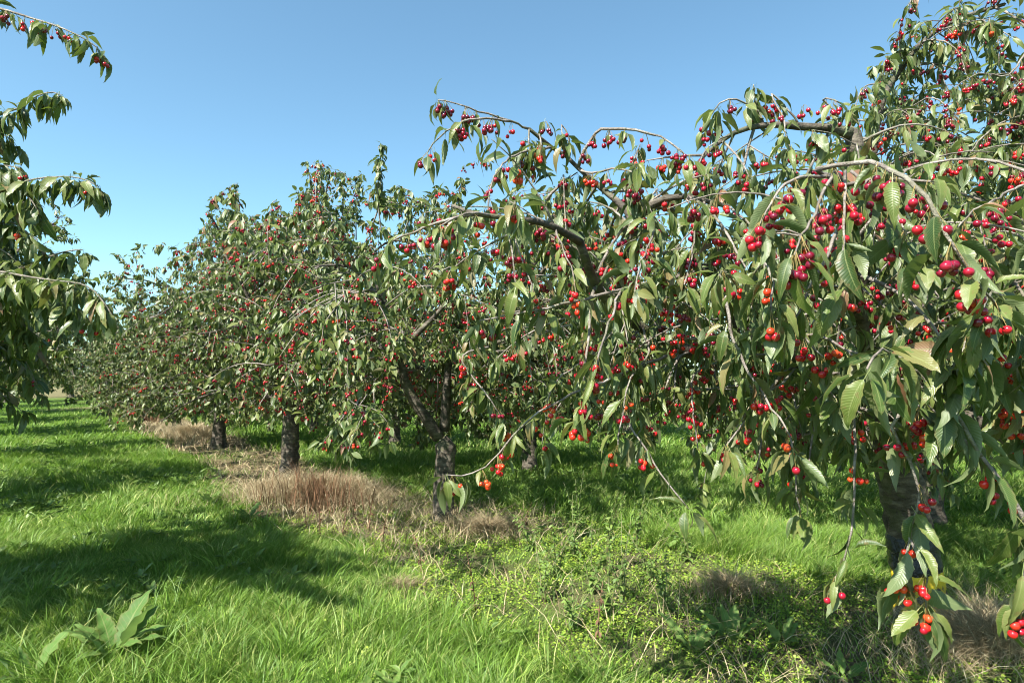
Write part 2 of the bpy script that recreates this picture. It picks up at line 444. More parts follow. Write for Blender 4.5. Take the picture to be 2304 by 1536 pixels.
def canes_on(t, P, spacing, start, lens, droop, fruit, nl, size, every, zmin, ripe=0.3, sub=0.6, up=0.25, out=None, r0=0.008, upright=0.0, bias=None):
    rng = t.rng
    seg = np.linalg.norm(np.diff(P, axis=0), axis=1); s = np.concatenate([[0], np.cumsum(seg)])
    x = start
    while x < s[-1]:
        i = max(0, min(np.searchsorted(s, x) - 1, len(P) - 2))
        d = unit(P[i + 1] - P[i]); p = P[i] + (P[i + 1] - P[i]) * ((x - s[i]) / max(seg[i], 1e-6))
        if rng.random() < upright:
            dd = np.array([rng.normal() * 0.15, rng.normal() * 0.15, 1.0]); ln = rng.uniform(0.5, 1.0); dr = -0.1
        else:
            dd = rand_perp(rng, d) * 0.9 + d * 0.45 + np.array([0, 0, up])
            if bias is not None: dd = dd + bias
            ln = rng.uniform(*lens); dr = rng.uniform(*droop)
        cp, cr = cane(rng, p, dd, ln, dr, r0 * rng.uniform(0.7, 1.15), zmin=zmin + rng.uniform(0, 0.25))
        if len(cp) > 3:
            t.canes.append((cp, cr)); dress(t, cp, every, nl, size, fruit, ripe)
            if rng.random() < sub and len(cp) > 5:
                j = int(rng.integers(1, len(cp) - 2)); dj = unit(cp[j + 1] - cp[j])
                sp, sr = cane(rng, cp[j], rand_perp(rng, dj) * 0.8 + dj * 0.5 + np.array([0, 0, 0.15]), ln * rng.uniform(0.35, 0.7), dr, cr[j] * 0.75, zmin=zmin)
                if len(sp) > 2:
                    t.canes.append((sp, sr)); dress(t, sp, every, nl, size, fruit, ripe, 0.06)
        x += spacing * rng.uniform(0.6, 1.5)
def trunk_line(t, pts, radii, step=0.06):
    P = smooth_line(pts, step); R = np.interp(np.linspace(0, 1, len(P)), np.linspace(0, 1, len(radii)), radii)
    t.trunk.append((P, R)); return P
def limb(t, pts, r0, r1, step=0.08):
    P = smooth_line(pts, step); R = r1 + (r0 - r1) * (1 - np.linspace(0, 1, len(P))) ** 1.35
    t.limbs.append((P, R)); return P
def orchard_tree(t, H=4.3, R=2.2, fork=1.05, n=6, tr=0.13, lean=(0, 0), fruit=0.16, nl=7.2, every=0.095, spacing=0.085, zmin=0.75, az0=None, droop_low=0.15, skirt=0, upright=0.10, size=0.105, shape=(1, 1)):
    rng = t.rng; b = t.base
    f = b + np.array([lean[0], lean[1], fork])
    trunk_line(t, [b + np.array([0, 0, -0.1]), b + np.array([lean[0] * 0.2, lean[1] * 0.2, fork * 0.35]), f], [tr * 1.9, tr * 1.22, tr * 1.02, tr, tr * 0.97, tr * 0.95, tr])
    az0 = rng.uniform(0, 6.28) if az0 is None else az0
    for i in range(n):
        az = az0 + i * 6.283 / n + rng.normal() * 0.2
        o = np.array([math.cos(az) * shape[0], math.sin(az) * shape[1], 0])
        reach = R * rng.uniform(0.75, 1.0); top = H * rng.uniform(0.5, 0.92)
        P = [f - np.array([0, 0, rng.uniform(0, 0.18)]), f + o * reach * 0.25 + np.array([0, 0, (top - fork) * 0.45]),
             f + o * reach * 0.62 + np.array([0, 0, (top - fork) * 0.95]), f + o * reach + np.array([0, 0, (top - fork) * rng.uniform(0.7, 1.05)])]
        L = limb(t, P, tr * 0.55, 0.012)
        canes_on(t, L[:len(L) // 2], spacing, 0.4, (0.5, 1.3), (0.7, 1.9), fruit, nl, size, every, zmin, up=0.45, upright=upright)
        canes_on(t, L[len(L) // 2:], spacing, 0.0, (0.5, 1.25), (0.9, 2.1), fruit, nl, size, every, zmin, up=0.25)
        dress(t, L[len(L) // 3:], 0.16, nl, size, fruit, 0.45)
        m = L[len(L) // 2]; o2 = rand_perp(rng, np.array([0, 0, 1.0]))
        L2 = limb(t, [m, m + o2 * 0.4 + np.array([0, 0, 0.35]), m + o2 * 0.8 + o * 0.3 + np.array([0, 0, rng.uniform(0.3, 0.9)])], tr * 0.28, 0.008)
        canes_on(t, L2, spacing, 0.2, (0.4, 1.0), (0.8, 2.0), fruit, nl, size, every, zmin, upright=upright * 0.5)
        low = L[len(L) // 3]; L3 = limb(t, [low, low + o * 0.5 + np.array([0, 0, 0.05]), low + o * reach * 0.66 + np.array([0, 0, -droop_low])], tr * 0.22, 0.008)
        canes_on(t, L3, spacing, 0.2, (0.4, 0.9), (0.9, 2.0), fruit, nl, size, every, zmin, up=0.15)
    for i in range(skirt):
        az = i * 6.283 / skirt + rng.normal() * 0.3; o = np.array([math.cos(az), math.sin(az), 0]); rc = R * rng.uniform(0.7, 0.95)
        Ls = limb(t, [f + np.array([0, 0, 0.1]), f + o * rc * 0.4 + np.array([0, 0, 0.4]), f + o * rc * 0.75 + np.array([0, 0, 0.3]), f + o * rc + np.array([0, 0, 0.0])], tr * 0.25, 0.007)
        canes_on(t, Ls, spacing * 1.1, 0.4, (0.4, 0.85), (1.0, 2.4), fruit, nl, size, every, zmin, up=0.1)
    Lc = limb(t, [f, f + np.array([rng.normal() * 0.15, rng.normal() * 0.15, (H - fork) * 0.5]), f + np.array([rng.normal() * 0.3, rng.normal() * 0.3, H - fork - 0.2])], tr * 0.6, 0.012)
    canes_on(t, Lc, spacing * 0.8, 0.5, (0.5, 1.2), (0.5, 1.6), fruit, nl, size, every, zmin, up=0.35, upright=upright * 1.5)
    dress(t, Lc[len(Lc) // 3:], 0.12, nl, size, fruit, 0.4)

def spur_arrays(t, lt):
    """leaves and cherries of a tree as arrays"""
    rng = t.rng
    sp = t.spurs
    pos = np.array([s[0] for s in sp]); k = np.array([s[1] for s in sp]); size = np.array([s[2] for s in sp])
    cn = np.array([s[3] for s in sp]); ripe = np.array([s[4] for s in sp])
    idx = np.repeat(np.arange(len(sp)), k); n = len(idx)
    phi = rng.uniform(0, 2 * math.pi, n); r = np.stack([np.cos(phi), np.sin(phi), 0 * phi], 1)
    a = rng.uniform(0.2, 0.95, n); bz = rng.uniform(0.55, 1.15, n)
    lift = rng.random(n) < 0.14; bz = np.where(lift, rng.uniform(-0.3, 0.3, n), bz)
    tdir = unit(r * a[:, None] + np.array([0, 0, -1.0]) * bz[:, None] + rng.normal(size=(n, 3)) * 0.24)
    nr = unit(r * bz[:, None] + np.array([0, 0, 1.0]) * a[:, None] + rng.normal(size=(n, 3)) * 0.3)
    nr = unit(nr - tdir * np.sum(nr * tdir, 1)[:, None])
    bx = np.cross(tdir, nr)
    L = size[idx] * rng.uniform(0.5, 1.22, n)
    mats = np.stack([bx, tdir, nr], 2) * L[:, None, None]
    lp = pos[idx] + tdir * (0.26 * L)[:, None] + rng.normal(size=(n, 3)) * 0.006
    T = dict(pos=lp, mats=mats, tmpl=rng.integers(0, len(lt), n), tint=rng.random(n) * 0.999, L=L)
    ci = np.repeat(np.arange(len(sp)), cn); c = len(ci)
    ph = rng.uniform(0, 6.283, c); rr = rng.uniform(0.006, 0.038, c); sl = rng.uniform(0.04, 0.078, c)
    cp = pos[ci] + np.stack([np.cos(ph) * rr, np.sin(ph) * rr, -sl], 1)
    clus = rng.normal(size=len(sp)) * 0.22
    C = dict(pos=cp, top=pos[ci], rad=rng.uniform(0.0098, 0.0137, c), ripe=np.clip(ripe[ci] + clus[ci] + rng.normal(size=c) * 0.14, 0.0, 1.0), rot=rng.uniform(0, 6.28, c))
    t.leaf, t.cherry, t.lt = T, C, lt

# ------------------------------------------------------------------ the trees of the near row
TREES = []
def P_(pts):
    return np.array([at(*p) for p in pts])

# --- the big tree on the right, close to the camera
A = Tree((2.72, 4.2), 21)
a_base = A.base
fA = np.array([2.42, 4.0, 1.25])
trunk_line(A, [a_base + np.array([0, 0, -0.1]), a_base + np.array([-0.02, 0, 0.25]), a_base + np.array([-0.12, -0.05, 0.75]), fA], [0.2, 0.15, 0.14, 0.13, 0.13, 0.14])
def hero_limb(pts, r0, r1, **kw):
    L = limb(A, P_(pts), r0, r1); return L
FA = (1970, 950, 3.97)
def pix(p):
    a, b, c = project(np.array([p])); return (a[0], b[0], c[0])
fp = pix(fA)
HL = {}
HL['left'] = hero_limb([fp, (1800, 870, 3.75), (1600, 812, 3.5), (1445, 738, 3.25), (1386, 696, 3.1), (1340, 640, 2.95), (1305, 545, 2.75)], 0.075, 0.02)
HL['fork'] = hero_limb([(1386, 696, 3.1), (1405, 600, 3.0), (1428, 501, 2.9), (1407, 470, 2.95), (1350, 420, 3.1), (1301, 378, 3.2), (1276, 353, 3.25), (1242, 332, 3.2), (1190, 290, 3.1)], 0.027, 0.009)
HL['arc'] = hero_limb([(1305, 545, 2.75), (1250, 512, 2.6), (1191, 495, 2.5), (1136, 490, 2.45), (1073, 482, 2.45), (1018, 463, 2.5)], 0.02, 0.007)
HL['forkr'] = hero_limb([(1428, 501, 2.9), (1462, 463, 2.85), (1496, 446, 2.8), (1540, 442, 2.75), (1640, 465, 2.7)], 0.022, 0.009)
HL['up'] = hero_limb([fp, (1960, 780, 3.7), (1940, 560, 3.4), (1935, 420, 3.25), (1928, 350, 3.2), (1918, 300, 3.2)], 0.085, 0.042)
HL['upl'] = hero_limb([(1918, 303, 3.2), (1880, 292, 3.15), (1800, 285, 3.1), (1720, 282, 3.05), (1650, 300, 3.0), (1590, 345, 2.95), (1560, 380, 2.9)], 0.03, 0.007)
HL['lead'] = hero_limb([fp, (2010, 700, 4.3), (1960, 450, 4.5), (1965, 330, 4.6), (1978, 250, 4.6), (1995, 205, 4.6), (2030, 150, 4.6), (2075, 95, 4.6), (2150, 45, 4.5), (2260, 10, 4.4)], 0.075, 0.012)
HL['right'] = hero_limb([fp, (2130, 800, 3.5), (2250, 600, 3.0), (2400, 420, 2.6)], 0.08, 0.02)
HL['rightup'] = hero_limb([(2130, 800, 3.5), (2300, 500, 3.9), (2400, 260, 4.1), (2420, 120, 4.1)], 0.05, 0.015)
HL['near'] = hero_limb([fp, (1960, 850, 3.3), (1920, 640, 2.6), (1900, 480, 2.15), (1880, 400, 1.95)], 0.07, 0.02)
HL['nearr'] = hero_limb([fp, (2120, 930, 3.0), (2300, 1010, 2.3), (2420, 1230, 1.85)], 0.06, 0.02)
HL['back'] = hero_limb([fp, (2100, 700, 4.9), (2220, 480, 5.4)], 0.06, 0.014)
HL['low'] = hero_limb([fp, (1850, 960, 3.4), (1700, 830, 2.9), (1600, 605, 2.75)], 0.045, 0.018)
HL['low2'] = hero_limb([fp, (1900, 900, 3.0), (1800, 820, 2.4), (1700, 690, 2.25), (1632, 650, 2.3)], 0.04, 0.012)
# canes one can follow in the photograph: pixel, pixel, distance
HC = [
 ([(1880, 400, 1.95), (1835, 380, 1.9), (1880, 372, 1.85), (1960, 368, 1.75), (2010, 385, 1.65), (2060, 420, 1.55), (2100, 475, 1.48), (2125, 525, 1.45), (2160, 580, 1.45), (2190, 620, 1.45), (2250, 700, 1.5)], 0.0105, 0.5, 0.55),
 ([(1880, 385, 1.88), (1860, 420, 1.8), (1830, 480, 1.7), (1808, 530, 1.62), (1790, 575, 1.6)], 0.007, 0.5, 0.5),
 ([(1902, 385, 1.9), (1903, 450, 1.8), (1897, 540, 1.72), (1903, 640, 1.7)], 0.006, 0.6, 0.5),
 ([(1915, 385, 1.92), (1960, 420, 1.85), (2010, 465, 1.8), (2040, 530, 1.75)], 0.007, 0.5, 0.6),
 ([(1880, 400, 1.95), (1800, 400, 1.85), (1750, 430, 1.75), (1715, 500, 1.7)], 0.008, 0.7, 0.6),
 ([(2400, 420, 2.6), (2304, 418, 2.3), (2240, 450, 2.15), (2190, 475, 2.1), (2150, 520, 2.05)], 0.009, 0.5, 0.5),
 ([(2420, 1230, 1.85), (2330, 1210, 1.7), (2270, 1110, 1.68), (2210, 1030, 1.72), (2150, 975, 1.78), (2105, 940, 1.82), (2050, 900, 1.85)], 0.0135, 0.35, 0.75),
 ([(2210, 1030, 1.72), (2126, 893, 1.75), (2086, 858, 1.78), (2041, 823, 1.75), (1985, 785, 1.6)], 0.008, 0.2, 0.6),
 ([(1632, 655, 2.3), (1653, 768, 2.25), (1686, 838, 2.2), (1736, 918, 2.1), (1766, 958, 2.05), (1785, 1010, 2.0)], 0.009, 0.3, 0.75),
 ([(1650, 655, 2.3), (1680, 687, 2.25), (1783, 739, 2.1), (1851, 806, 2.0)], 0.008, 0.4, 0.7),
 ([(1900, 480, 2.15), (1850, 600, 2.0), (1820, 656, 1.95), (1787, 722, 1.9)], 0.009, 0.5, 0.5),
 ([(2050, 900, 1.85), (2011, 963, 1.85), (2061, 1068, 1.85), (2068, 1108, 1.85), (2046, 1208, 1.85), (2031, 1268, 1.85), (2022, 1300, 1.85)], 0.0075, 0.3, 0.7),
 ([(2046, 1208, 1.85), (2070, 1260, 1.83), (2086, 1298, 1.82), (2081, 1333, 1.82), (2085, 1365, 1.82)], 0.005, 0.6, 0.45),
 ([(1920, 900, 2.2), (1923, 1013, 2.1), (1920, 1100, 2.05), (1916, 1193, 2.0), (1896, 1268, 2.0), (1880, 1300, 2.0)], 0.007, 0.35, 0.4),
 ([(1400, 930, 2.5), (1440, 993, 2.4), (1488, 1068, 2.3), (1533, 1123, 2.25), (1550, 1140, 2.25)], 0.006, 0.3, 0.6),
 ([(1403, 651, 2.5), (1392, 665, 2.4), (1358, 768, 2.2), (1323, 878, 2.15), (1305, 943, 2.15)], 0.008, 0.35, 0.75),
 ([(1500, 800, 2.7), (1340, 865, 2.55), (1268, 895, 2.55), (1193, 943, 2.55), (1153, 983, 2.55), (1093, 1050, 2.6), (1038, 1070, 2.6), (1003, 1068, 2.6)], 0.009, 0.35, 0.6),
 ([(1100, 780, 2.9), (1040, 800, 2.9), (1068, 853, 2.85), (1103, 898, 2.8), (1138, 953, 2.8)], 0.007, 0.4, 0.7),
 ([(1600, 605, 2.75), (1530, 620, 2.65), (1403, 651, 2.5), (1318, 672, 2.4), (1233, 692, 2.35), (1115, 715, 2.35), (1080, 722, 2.35)], 0.013, 0.35, 0.7),
 ([(1073, 482, 2.45), (1022, 490, 2.4), (958, 512, 2.4), (886, 541, 2.45), (860, 570, 2.5)], 0.009, 0.5, 0.45),
 ([(1145, 492, 2.45), (1170, 573, 2.4), (1204, 666, 2.35)], 0.005, 0.3, 0.6),
 ([(1136, 490, 2.45), (1150, 560, 2.35), (1160, 640, 2.3)], 0.005, 0.3, 0.6),
 ([(1250, 512, 2.6), (1260, 548, 2.5), (1284, 598, 2.4), (1300, 660, 2.35)], 0.006, 0.4, 0.7),
 ([(1301, 378, 3.2), (1314, 340, 3.15), (1339, 300, 3.1), (1373, 290, 3.05), (1428, 294, 3.0), (1487, 307, 3.0), (1536, 345, 2.95), (1560, 380, 2.9)], 0.011, 0.75, 0.5),
 ([(1190, 290, 3.1), (1149, 273, 3.0), (1098, 256, 2.95), (1056, 241, 2.9), (1001, 226, 2.9), (985, 225, 2.9)], 0.008, 0.6, 0.7),
 ([(1149, 273, 3.0), (1115, 268, 2.9), (1073, 268, 2.85), (1039, 275, 2.8), (1005, 294, 2.8), (977, 321, 2.8), (962, 340, 2.8)], 0.007, 0.25, 0.35),
 ([(1242, 332, 3.2), (1180, 340, 2.9), (1130, 370, 2.7), (1105, 410, 2.6), (1095, 470, 2.55)], 0.009, 0.8, 0.8),
 ([(1190, 290, 3.1), (1190, 320, 2.95), (1195, 370, 2.9)], 0.006, 0.6, 1.2),
 ([(1276, 353, 3.25), (1280, 310, 3.2), (1262, 280, 3.2), (1270, 320, 3.15)], 0.006, 0.5, 0.7),
 ([(1301, 378, 3.2), (1330, 390, 3.1), (1400, 380, 3.0), (1440, 400, 2.95), (1465, 450, 2.9)], 0.008, 0.8, 0.7),
 ([(1229, 450, 3.3), (1255, 421, 3.3), (1297, 387, 3.25)], 0.012, 0.2, 0.3),
 ([(1540, 442, 2.75), (1560, 480, 2.65), (1560, 560, 2.5), (1540, 640, 2.4)], 0.007, 0.5, 0.8),
 ([(1640, 465, 2.7), (1700, 520, 2.5), (1720, 600, 2.35), (1700, 690, 2.3)], 0.008, 0.5, 0.8),
 ([(1460, 463, 2.85), (1470, 520, 2.6), (1440, 600, 2.4), (1430, 660, 2.3)], 0.007, 0.6, 0.8),
 ([(1720, 282, 3.05), (1690, 240, 3.05), (1640, 222, 3.0), (1605, 250, 3.0), (1585, 290, 3.0)], 0.006, 0.8, 0.6),
 ([(1720, 282, 3.05), (1700, 225, 3.1), (1695, 190, 3.1)], 0.006, 0.2, 0.6),
 ([(1800, 285, 3.1), (1770, 240, 3.1), (1735, 212, 3.1), (1760, 260, 3.0), (1775, 330, 2.9)], 0.007, 0.3, 0.8),
 ([(1650, 300, 3.0), (1610, 320, 2.9), (1580, 350, 2.85), (1560, 400, 2.8)], 0.007, 0.9, 0.6),
 ([(1880, 292, 3.15), (1880, 250, 3.1), (1850, 225, 3.1), (1880, 225, 3.0), (1905, 250, 3.0)], 0.007, 0.6, 0.8),
 ([(1995, 205, 4.6), (1970, 190, 4.3), (1940, 200, 4.2), (1925, 240, 4.1)], 0.008, 0.7, 0.9),
 ([(2030, 150, 4.6), (2022, 80, 4.5), (2040, 20, 4.4), (2060, -20, 4.4)], 0.009, 0.4, 0.9),
 ([(2030, 150, 4.6), (2080, 145, 4.5), (2110, 150, 4.4), (2130, 200, 4.3)], 0.008, 0.4, 0.5),
 ([(2075, 95, 4.6), (2110, 90, 4.3), (2150, 110, 4.2), (2180, 180, 4.1)], 0.009, 0.5, 0.9),
 ([(2150, 45, 4.5), (2200, 40, 4.2), (2240, 80, 4.0), (2250, 150, 4.0)], 0.009, 0.5, 0.9),
 ([(2420, 120, 4.1), (2330, 100, 3.9), (2270, 168, 3.8), (2200, 165, 3.8), (2150, 200, 3.8)], 0.011, 0.4, 0.5),
 ([(2400, 260, 4.1), (2320, 210, 3.8), (2270, 168, 3.8)], 0.011, 0.4, 0.4),
 ([(2400, 260, 4.1), (2300, 260, 3.8), (2220, 300, 3.7), (2160, 380, 3.6)], 0.011, 0.5, 0.8),
 ([(1960, 400, 4.5), (2020, 360, 4.2), (2080, 340, 4.0), (2140, 380, 3.8)], 0.010, 0.5, 0.8),
 ([(1965, 330, 4.6), (2040, 250, 4.3), (2100, 220, 4.1), (2150, 260, 4.0)], 0.010, 0.5, 0.8),
 ([(2250, 600, 3.0), (2200, 560, 2.7), (2260, 520, 2.4), (2330, 560, 2.2)], 0.012, 0.4, 0.8),
 ([(2300, 1010, 2.3), (2330, 850, 2.0), (2290, 700, 1.8), (2230, 660, 1.7), (2200, 720, 1.6)], 0.012, 0.3, 0.9),
 ([(2300, 1010, 2.3), (2250, 820, 2.0), (2200, 760, 1.8), (2150, 800, 1.7)], 0.010, 0.3, 0.9),
 ([(2330, 1210, 1.7), (2310, 1240, 1.6), (2300, 1300, 1.6), (2300, 1360, 1.6)], 0.007, 0.2, 0.7),
 ([(1985, 785, 1.6), (1965, 800, 1.55), (1950, 830, 1.52)], 0.005, 0.2, 2.0),
 ([(1800, 820, 2.4), (1760, 860, 2.3), (1700, 900, 2.3), (1660, 960, 2.3)], 0.008, 0.4, 0.8),
 ([(1850, 960, 3.4), (1780, 1000, 2.7), (1790, 1080, 2.4), (1800, 1150, 2.35)], 0.009, 0.3, 1.0),
 ([(1600, 812, 3.5), (1560, 850, 3.0), (1560, 920, 2.8), (1570, 1010, 2.7)], 0.009, 0.5, 0.9),
 ([(1445, 738, 3.25), (1460, 790, 2.8), (1420, 850, 2.5), (1400, 930, 2.4), (1390, 1000, 2.35)], 0.008, 0.5, 0.8),
 ([(1445, 738, 3.25), (1370, 800, 3.0), (1300, 820, 2.8), (1240, 880, 2.7), (1220, 1000, 2.7)], 0.008, 0.4, 0.8),
 ([(1700, 690, 2.25), (1680, 640, 2.1), (1720, 590, 1.95), (1740, 640, 1.85), (1735, 700, 1.8)], 0.008, 0.3, 1.0),
]
for pts, r0, fruit, dens in HC:
    P = smooth_line(P_(pts), 0.05); P[1:] += A.rng.normal(size=(len(P) - 1, 3)) * 0.0028
    dist = float(np.mean([p[2] for p in pts]))
    A.canes.append((P, np.linspace(r0 * 0.85, 0.0028, len(P))))
    upper = float(np.mean([p[1] for p in pts]))
    dress(A, P, 0.072, 7.2 * dens, 0.122 if dist < 2.0 else 0.104, min(0.95, fruit * 1.5), 0.08 + 0.46 * min(1, max(0, (upper - 250) / 600)), start=0.08, tipn=6)
n_hero, n_hero_c = len(A.spurs), len(A.canes)
def fill(key, start, spacing, lens, zmin, n_=1, droop=(0.9, 2.2), nl=3.6, bias=None, up=0.1):
    canes_on(A, HL[key], spacing * 0.54, start, lens, droop, 0.62, nl * 1.8, 0.1, 0.09, zmin, ripe=0.34, up=up, bias=bias)
back = np.array([0.1, 0.5, 0.0])
fill('left', 0.9, 0.14, (0.4, 0.9), 1.25); fill('left', 0.9, 0.2, (0.4, 0.9), 1.5, up=0.7)
fill('fork', 0.3, 0.24, (0.3, 0.6), 1.4); fill('arc', 0.2, 0.2, (0.3, 0.7), 1.3)
fill('forkr', 0.1, 0.17, (0.4, 0.9), 1.3)
fill('up', 0.8, 0.14, (0.5, 1.0), 1.1); fill('upl', 0.15, 0.16, (0.3, 0.6), 1.5)
fill('lead', 1.0, 0.17, (0.4, 0.9), 1.2, bias=back * 0.4)
fill('right', 0.5, 0.12, (0.4, 0.9), 1.0); fill('rightup', 0.3, 0.13, (0.4, 0.9), 1.2)
fill('near', 0.7, 0.13, (0.4, 0.8), 1.15); fill('nearr', 0.6, 0.12, (0.4, 0.8), 1.2)
fill('lead', 0.9, 0.15, (0.4, 1.0), 1.2); fill('rightup', 0.2, 0.12, (0.4, 1.0), 1.2, bias=np.array([-0.4, 0, 0])); fill('right', 0.5, 0.15, (0.4, 0.9), 1.2, bias=np.array([-0.3, 0.2, 0]))
fill('back', 0.5, 0.13, (0.5, 1.1), 1.0); fill('low', 0.5, 0.13, (0.4, 0.9), 1.15); fill('low2', 0.5, 0.15, (0.3, 0.7), 1.15)
TREES.append(A)

# --- second tree: trunk forks low
B = Tree((-0.76, 7.0), 34)
orchard_tree(B, H=4.1, R=2.6, fork=0.85, n=7, tr=0.115, lean=(0.02, 0.0), az0=2.9, zmin=1.02, fruit=0.85, upright=0.16)
C_ = Tree((-3.46, 9.75), 35); orchard_tree(C_, H=5.0, R=2.6, fork=1.0, n=7, tr=0.13, lean=(0.0, 0.05), zmin=0.95, skirt=3, fruit=0.85, upright=0.16)
D_ = Tree((-6.45, 13.75), 36); orchard_tree(D_, H=5.3, R=2.6, fork=0.9, n=7, tr=0.14, lean=(0.05, 0.0), zmin=0.55, fruit=0.65, upright=0.16, droop_low=0.4, skirt=6)
TREES += [B, C_, D_]

# --- tree whose branches reach in at the left edge
Lt = Tree((-5.0, 4.1), 37)
fL = np.array([-4.9, 4.1, 1.1])
trunk_line(Lt, [Lt.base + np.array([0, 0, -0.1]), Lt.base + np.array([0.03, 0, 0.5]), fL], [0.19, 0.15, 0.14, 0.15])
LL = []
for tgt in ((-4.3, 3.9, 4.4), (-4.0, 4.1, 3.6), (-3.7, 3.8, 2.9), (-3.7, 4.0, 2.3), (-4.2, 5.0, 3.4), (-5.4, 4.3, 4.6), (-5.9, 3.5, 3.2), (-5.2, 5.4, 2.9), (-3.9, 4.4, 1.9), (-3.5, 4.2, 2.5), (-3.6, 4.6, 2.1), (-4.3, 2.4, 2.6), (-4.7, 1.8, 3.1), (-4.0, 3.0, 2.4), (-3.9, 3.1, 3.4)):
    q = np.array(tgt)
    L = limb(Lt, [fL, fL + (q - fL) * np.array([0.3, 0.3, 0.5]), fL + (q - fL) * np.array([0.7, 0.7, 0.9]), q], 0.06, 0.015); LL.append(L)
    canes_on(Lt, L, 0.12, 0.5, (0.4, 0.9), (0.8, 1.9), 0.1, 5.2, 0.118, 0.06, 1.0, up=0.3, upright=0.1, bias=np.array([-0.22, 0.1, 0]))
LC = [
 [(-300, -60, 3.9), (-100, 0, 3.7), (0, 20, 3.6), (60, 38, 3.55), (130, 60, 3.5), (185, 85, 3.5), (215, 105, 3.5), (228, 118, 3.5)],
 [(-250, 330, 4.0), (-60, 285, 3.7), (0, 258, 3.6), (50, 240, 3.55), (85, 215, 3.5), (120, 208, 3.5), (138, 215, 3.5)],
 [(-250, 420, 4.0), (-60, 380, 3.7), (0, 372, 3.6), (45, 378, 3.55)],
 [(-250, 520, 4.0), (-60, 455, 3.7), (0, 432, 3.6), (50, 410, 3.55), (100, 400, 3.5), (160, 398, 3.5), (200, 408, 3.45), (222, 420, 3.45)],
 [(-250, 520, 4.0), (-60, 520, 3.8), (20, 500, 3.7), (55, 520, 3.6), (85, 540, 3.6)],
 [(-200, 660, 4.0), (-40, 620, 3.8), (60, 600, 3.7), (100, 582, 3.65), (150, 565, 3.6), (185, 562, 3.6)],
 [(-200, 660, 4.0), (-60, 615, 3.6), (0, 612, 3.4), (60, 622, 3.3), (130, 632, 3.2), (180, 638, 3.2), (212, 655, 3.2), (240, 690, 3.15), (258, 720, 3.15)],
 [(-200, 560, 4.0), (-40, 600, 3.7), (40, 640, 3.6), (100, 660, 3.5), (140, 690, 3.45)],
 [(-250, 430, 4.0), (-50, 460, 3.7), (40, 450, 3.6), (80, 470, 3.6)],
 [(-200, 660, 4.0), (-30, 700, 3.8), (60, 680, 3.7), (120, 690, 3.6)],
 [(-200, 660, 4.0), (-60, 720, 3.9), (30, 720, 3.8), (90, 760, 3.8)],
 [(-250, 520, 4.0), (-60, 560, 3.8), (0, 560, 3.7), (50, 600, 3.7)],
 [(-200, 660, 4.0), (-40, 660, 3.5), (50, 650, 3.4), (110, 670, 3.35), (170, 690, 3.3), (200, 720, 3.3)],
 [(-250, 330, 4.0), (-60, 300, 3.8), (0, 300, 3.7), (30, 320, 3.7)],
 [(-250, 420, 4.0), (-60, 430, 3.7), (10, 420, 3.6), (60, 440, 3.55), (90, 480, 3.55)],
]
for k_, pts in enumerate(LC):
    P = smooth_line(P_(pts), 0.05)
    Lt.canes.append((P, np.linspace(0.012, 0.003, len(P))))
    dress(Lt, P, 0.06, 8.0, 0.118, 0.12 if k_ else 0.5, 0.4, start=0.1, tipn=6)
TREES.append(Lt)

# the crowns are pruned to the outline they have against the sky
OUT = np.array([(100, 640), (200, 640), (240, 590), (300, 535), (400, 550), (450, 540), (470, 440), (530, 405), (560, 490), (620, 445), (660, 480), (690, 350), (760, 380), (810, 385),
                (845, 320), (880, 320), (915, 415), (950, 440), (1030, 395), (1060, 330), (1100, 240), (1190, 262), (1260, 268), (1300, 350), (1400, 275), (1500, 295), (1560, 345), (1620, 225), (1700, 188),
                (1780, 220), (1930, 240), (1980, 170), (2010, 60), (2050, -20), (2060, -400), (2304, -400)], float)
def over(P):
    px, py, d = project(np.asarray(P)); lim = np.interp(px, OUT[:, 0], OUT[:, 1], left=-900, right=-900)
    return (py < lim) & (d > 0.5)
def prune(t, s0=0, c0=0, limbs=True, extra=None):
    P = np.array([q[0] for q in t.spurs]); bad = over(P)
    if extra is not None: bad |= extra(P)
    t.spurs = [q for i, q in enumerate(t.spurs) if i < s0 or not bad[i]]
    def cut(lst, k0):
        out = []
        for i, (P, R) in enumerate(lst):
            if i >= k0:
                b = over(P)
                if extra is not None: b |= extra(P)
                if b.any():
                    k = int(np.argmax(b))
                    if k < 4: continue
                    P, R = P[:k], R[:k] * np.linspace(1, 0.6, k)
            out.append((P, R))
        return out
    t.canes = cut(t.canes, c0)
    if limbs: t.limbs = cut(t.limbs, 0)
def trunk_view(P):
    px, py, d = project(P); return ((px > 1985) & (px < 2125) & (py > 1120) & (d < 4.0)) | ((d < 1.75) & (py < 900)) | ((d < 2.3) & (py < 345))
prune(A, n_hero, n_hero_c, False, trunk_view)
def fork_view(P):
    px, py, d = project(P); return (px > 880) & (px < 1035) & (py > 800 + 0.0 * px) & (d < 7.15)
limb(B, P_([(988, 985, 7.0), (955, 935, 6.92), (920, 880, 6.85), (898, 805, 6.78), (878, 720, 6.7), (850, 640, 6.6)]), 0.075, 0.03)
limb(B, P_([(1000, 970, 7.05), (1003, 900, 7.05), (1012, 800, 7.1), (1040, 690, 7.2)]), 0.06, 0.03)
hold = B.limbs[-2:]; prune(B, extra=fork_view); B.limbs = [l for l in B.limbs if not any(l[0] is h[0] for h in hold)] + hold
for t in (C_, D_): prune(t)

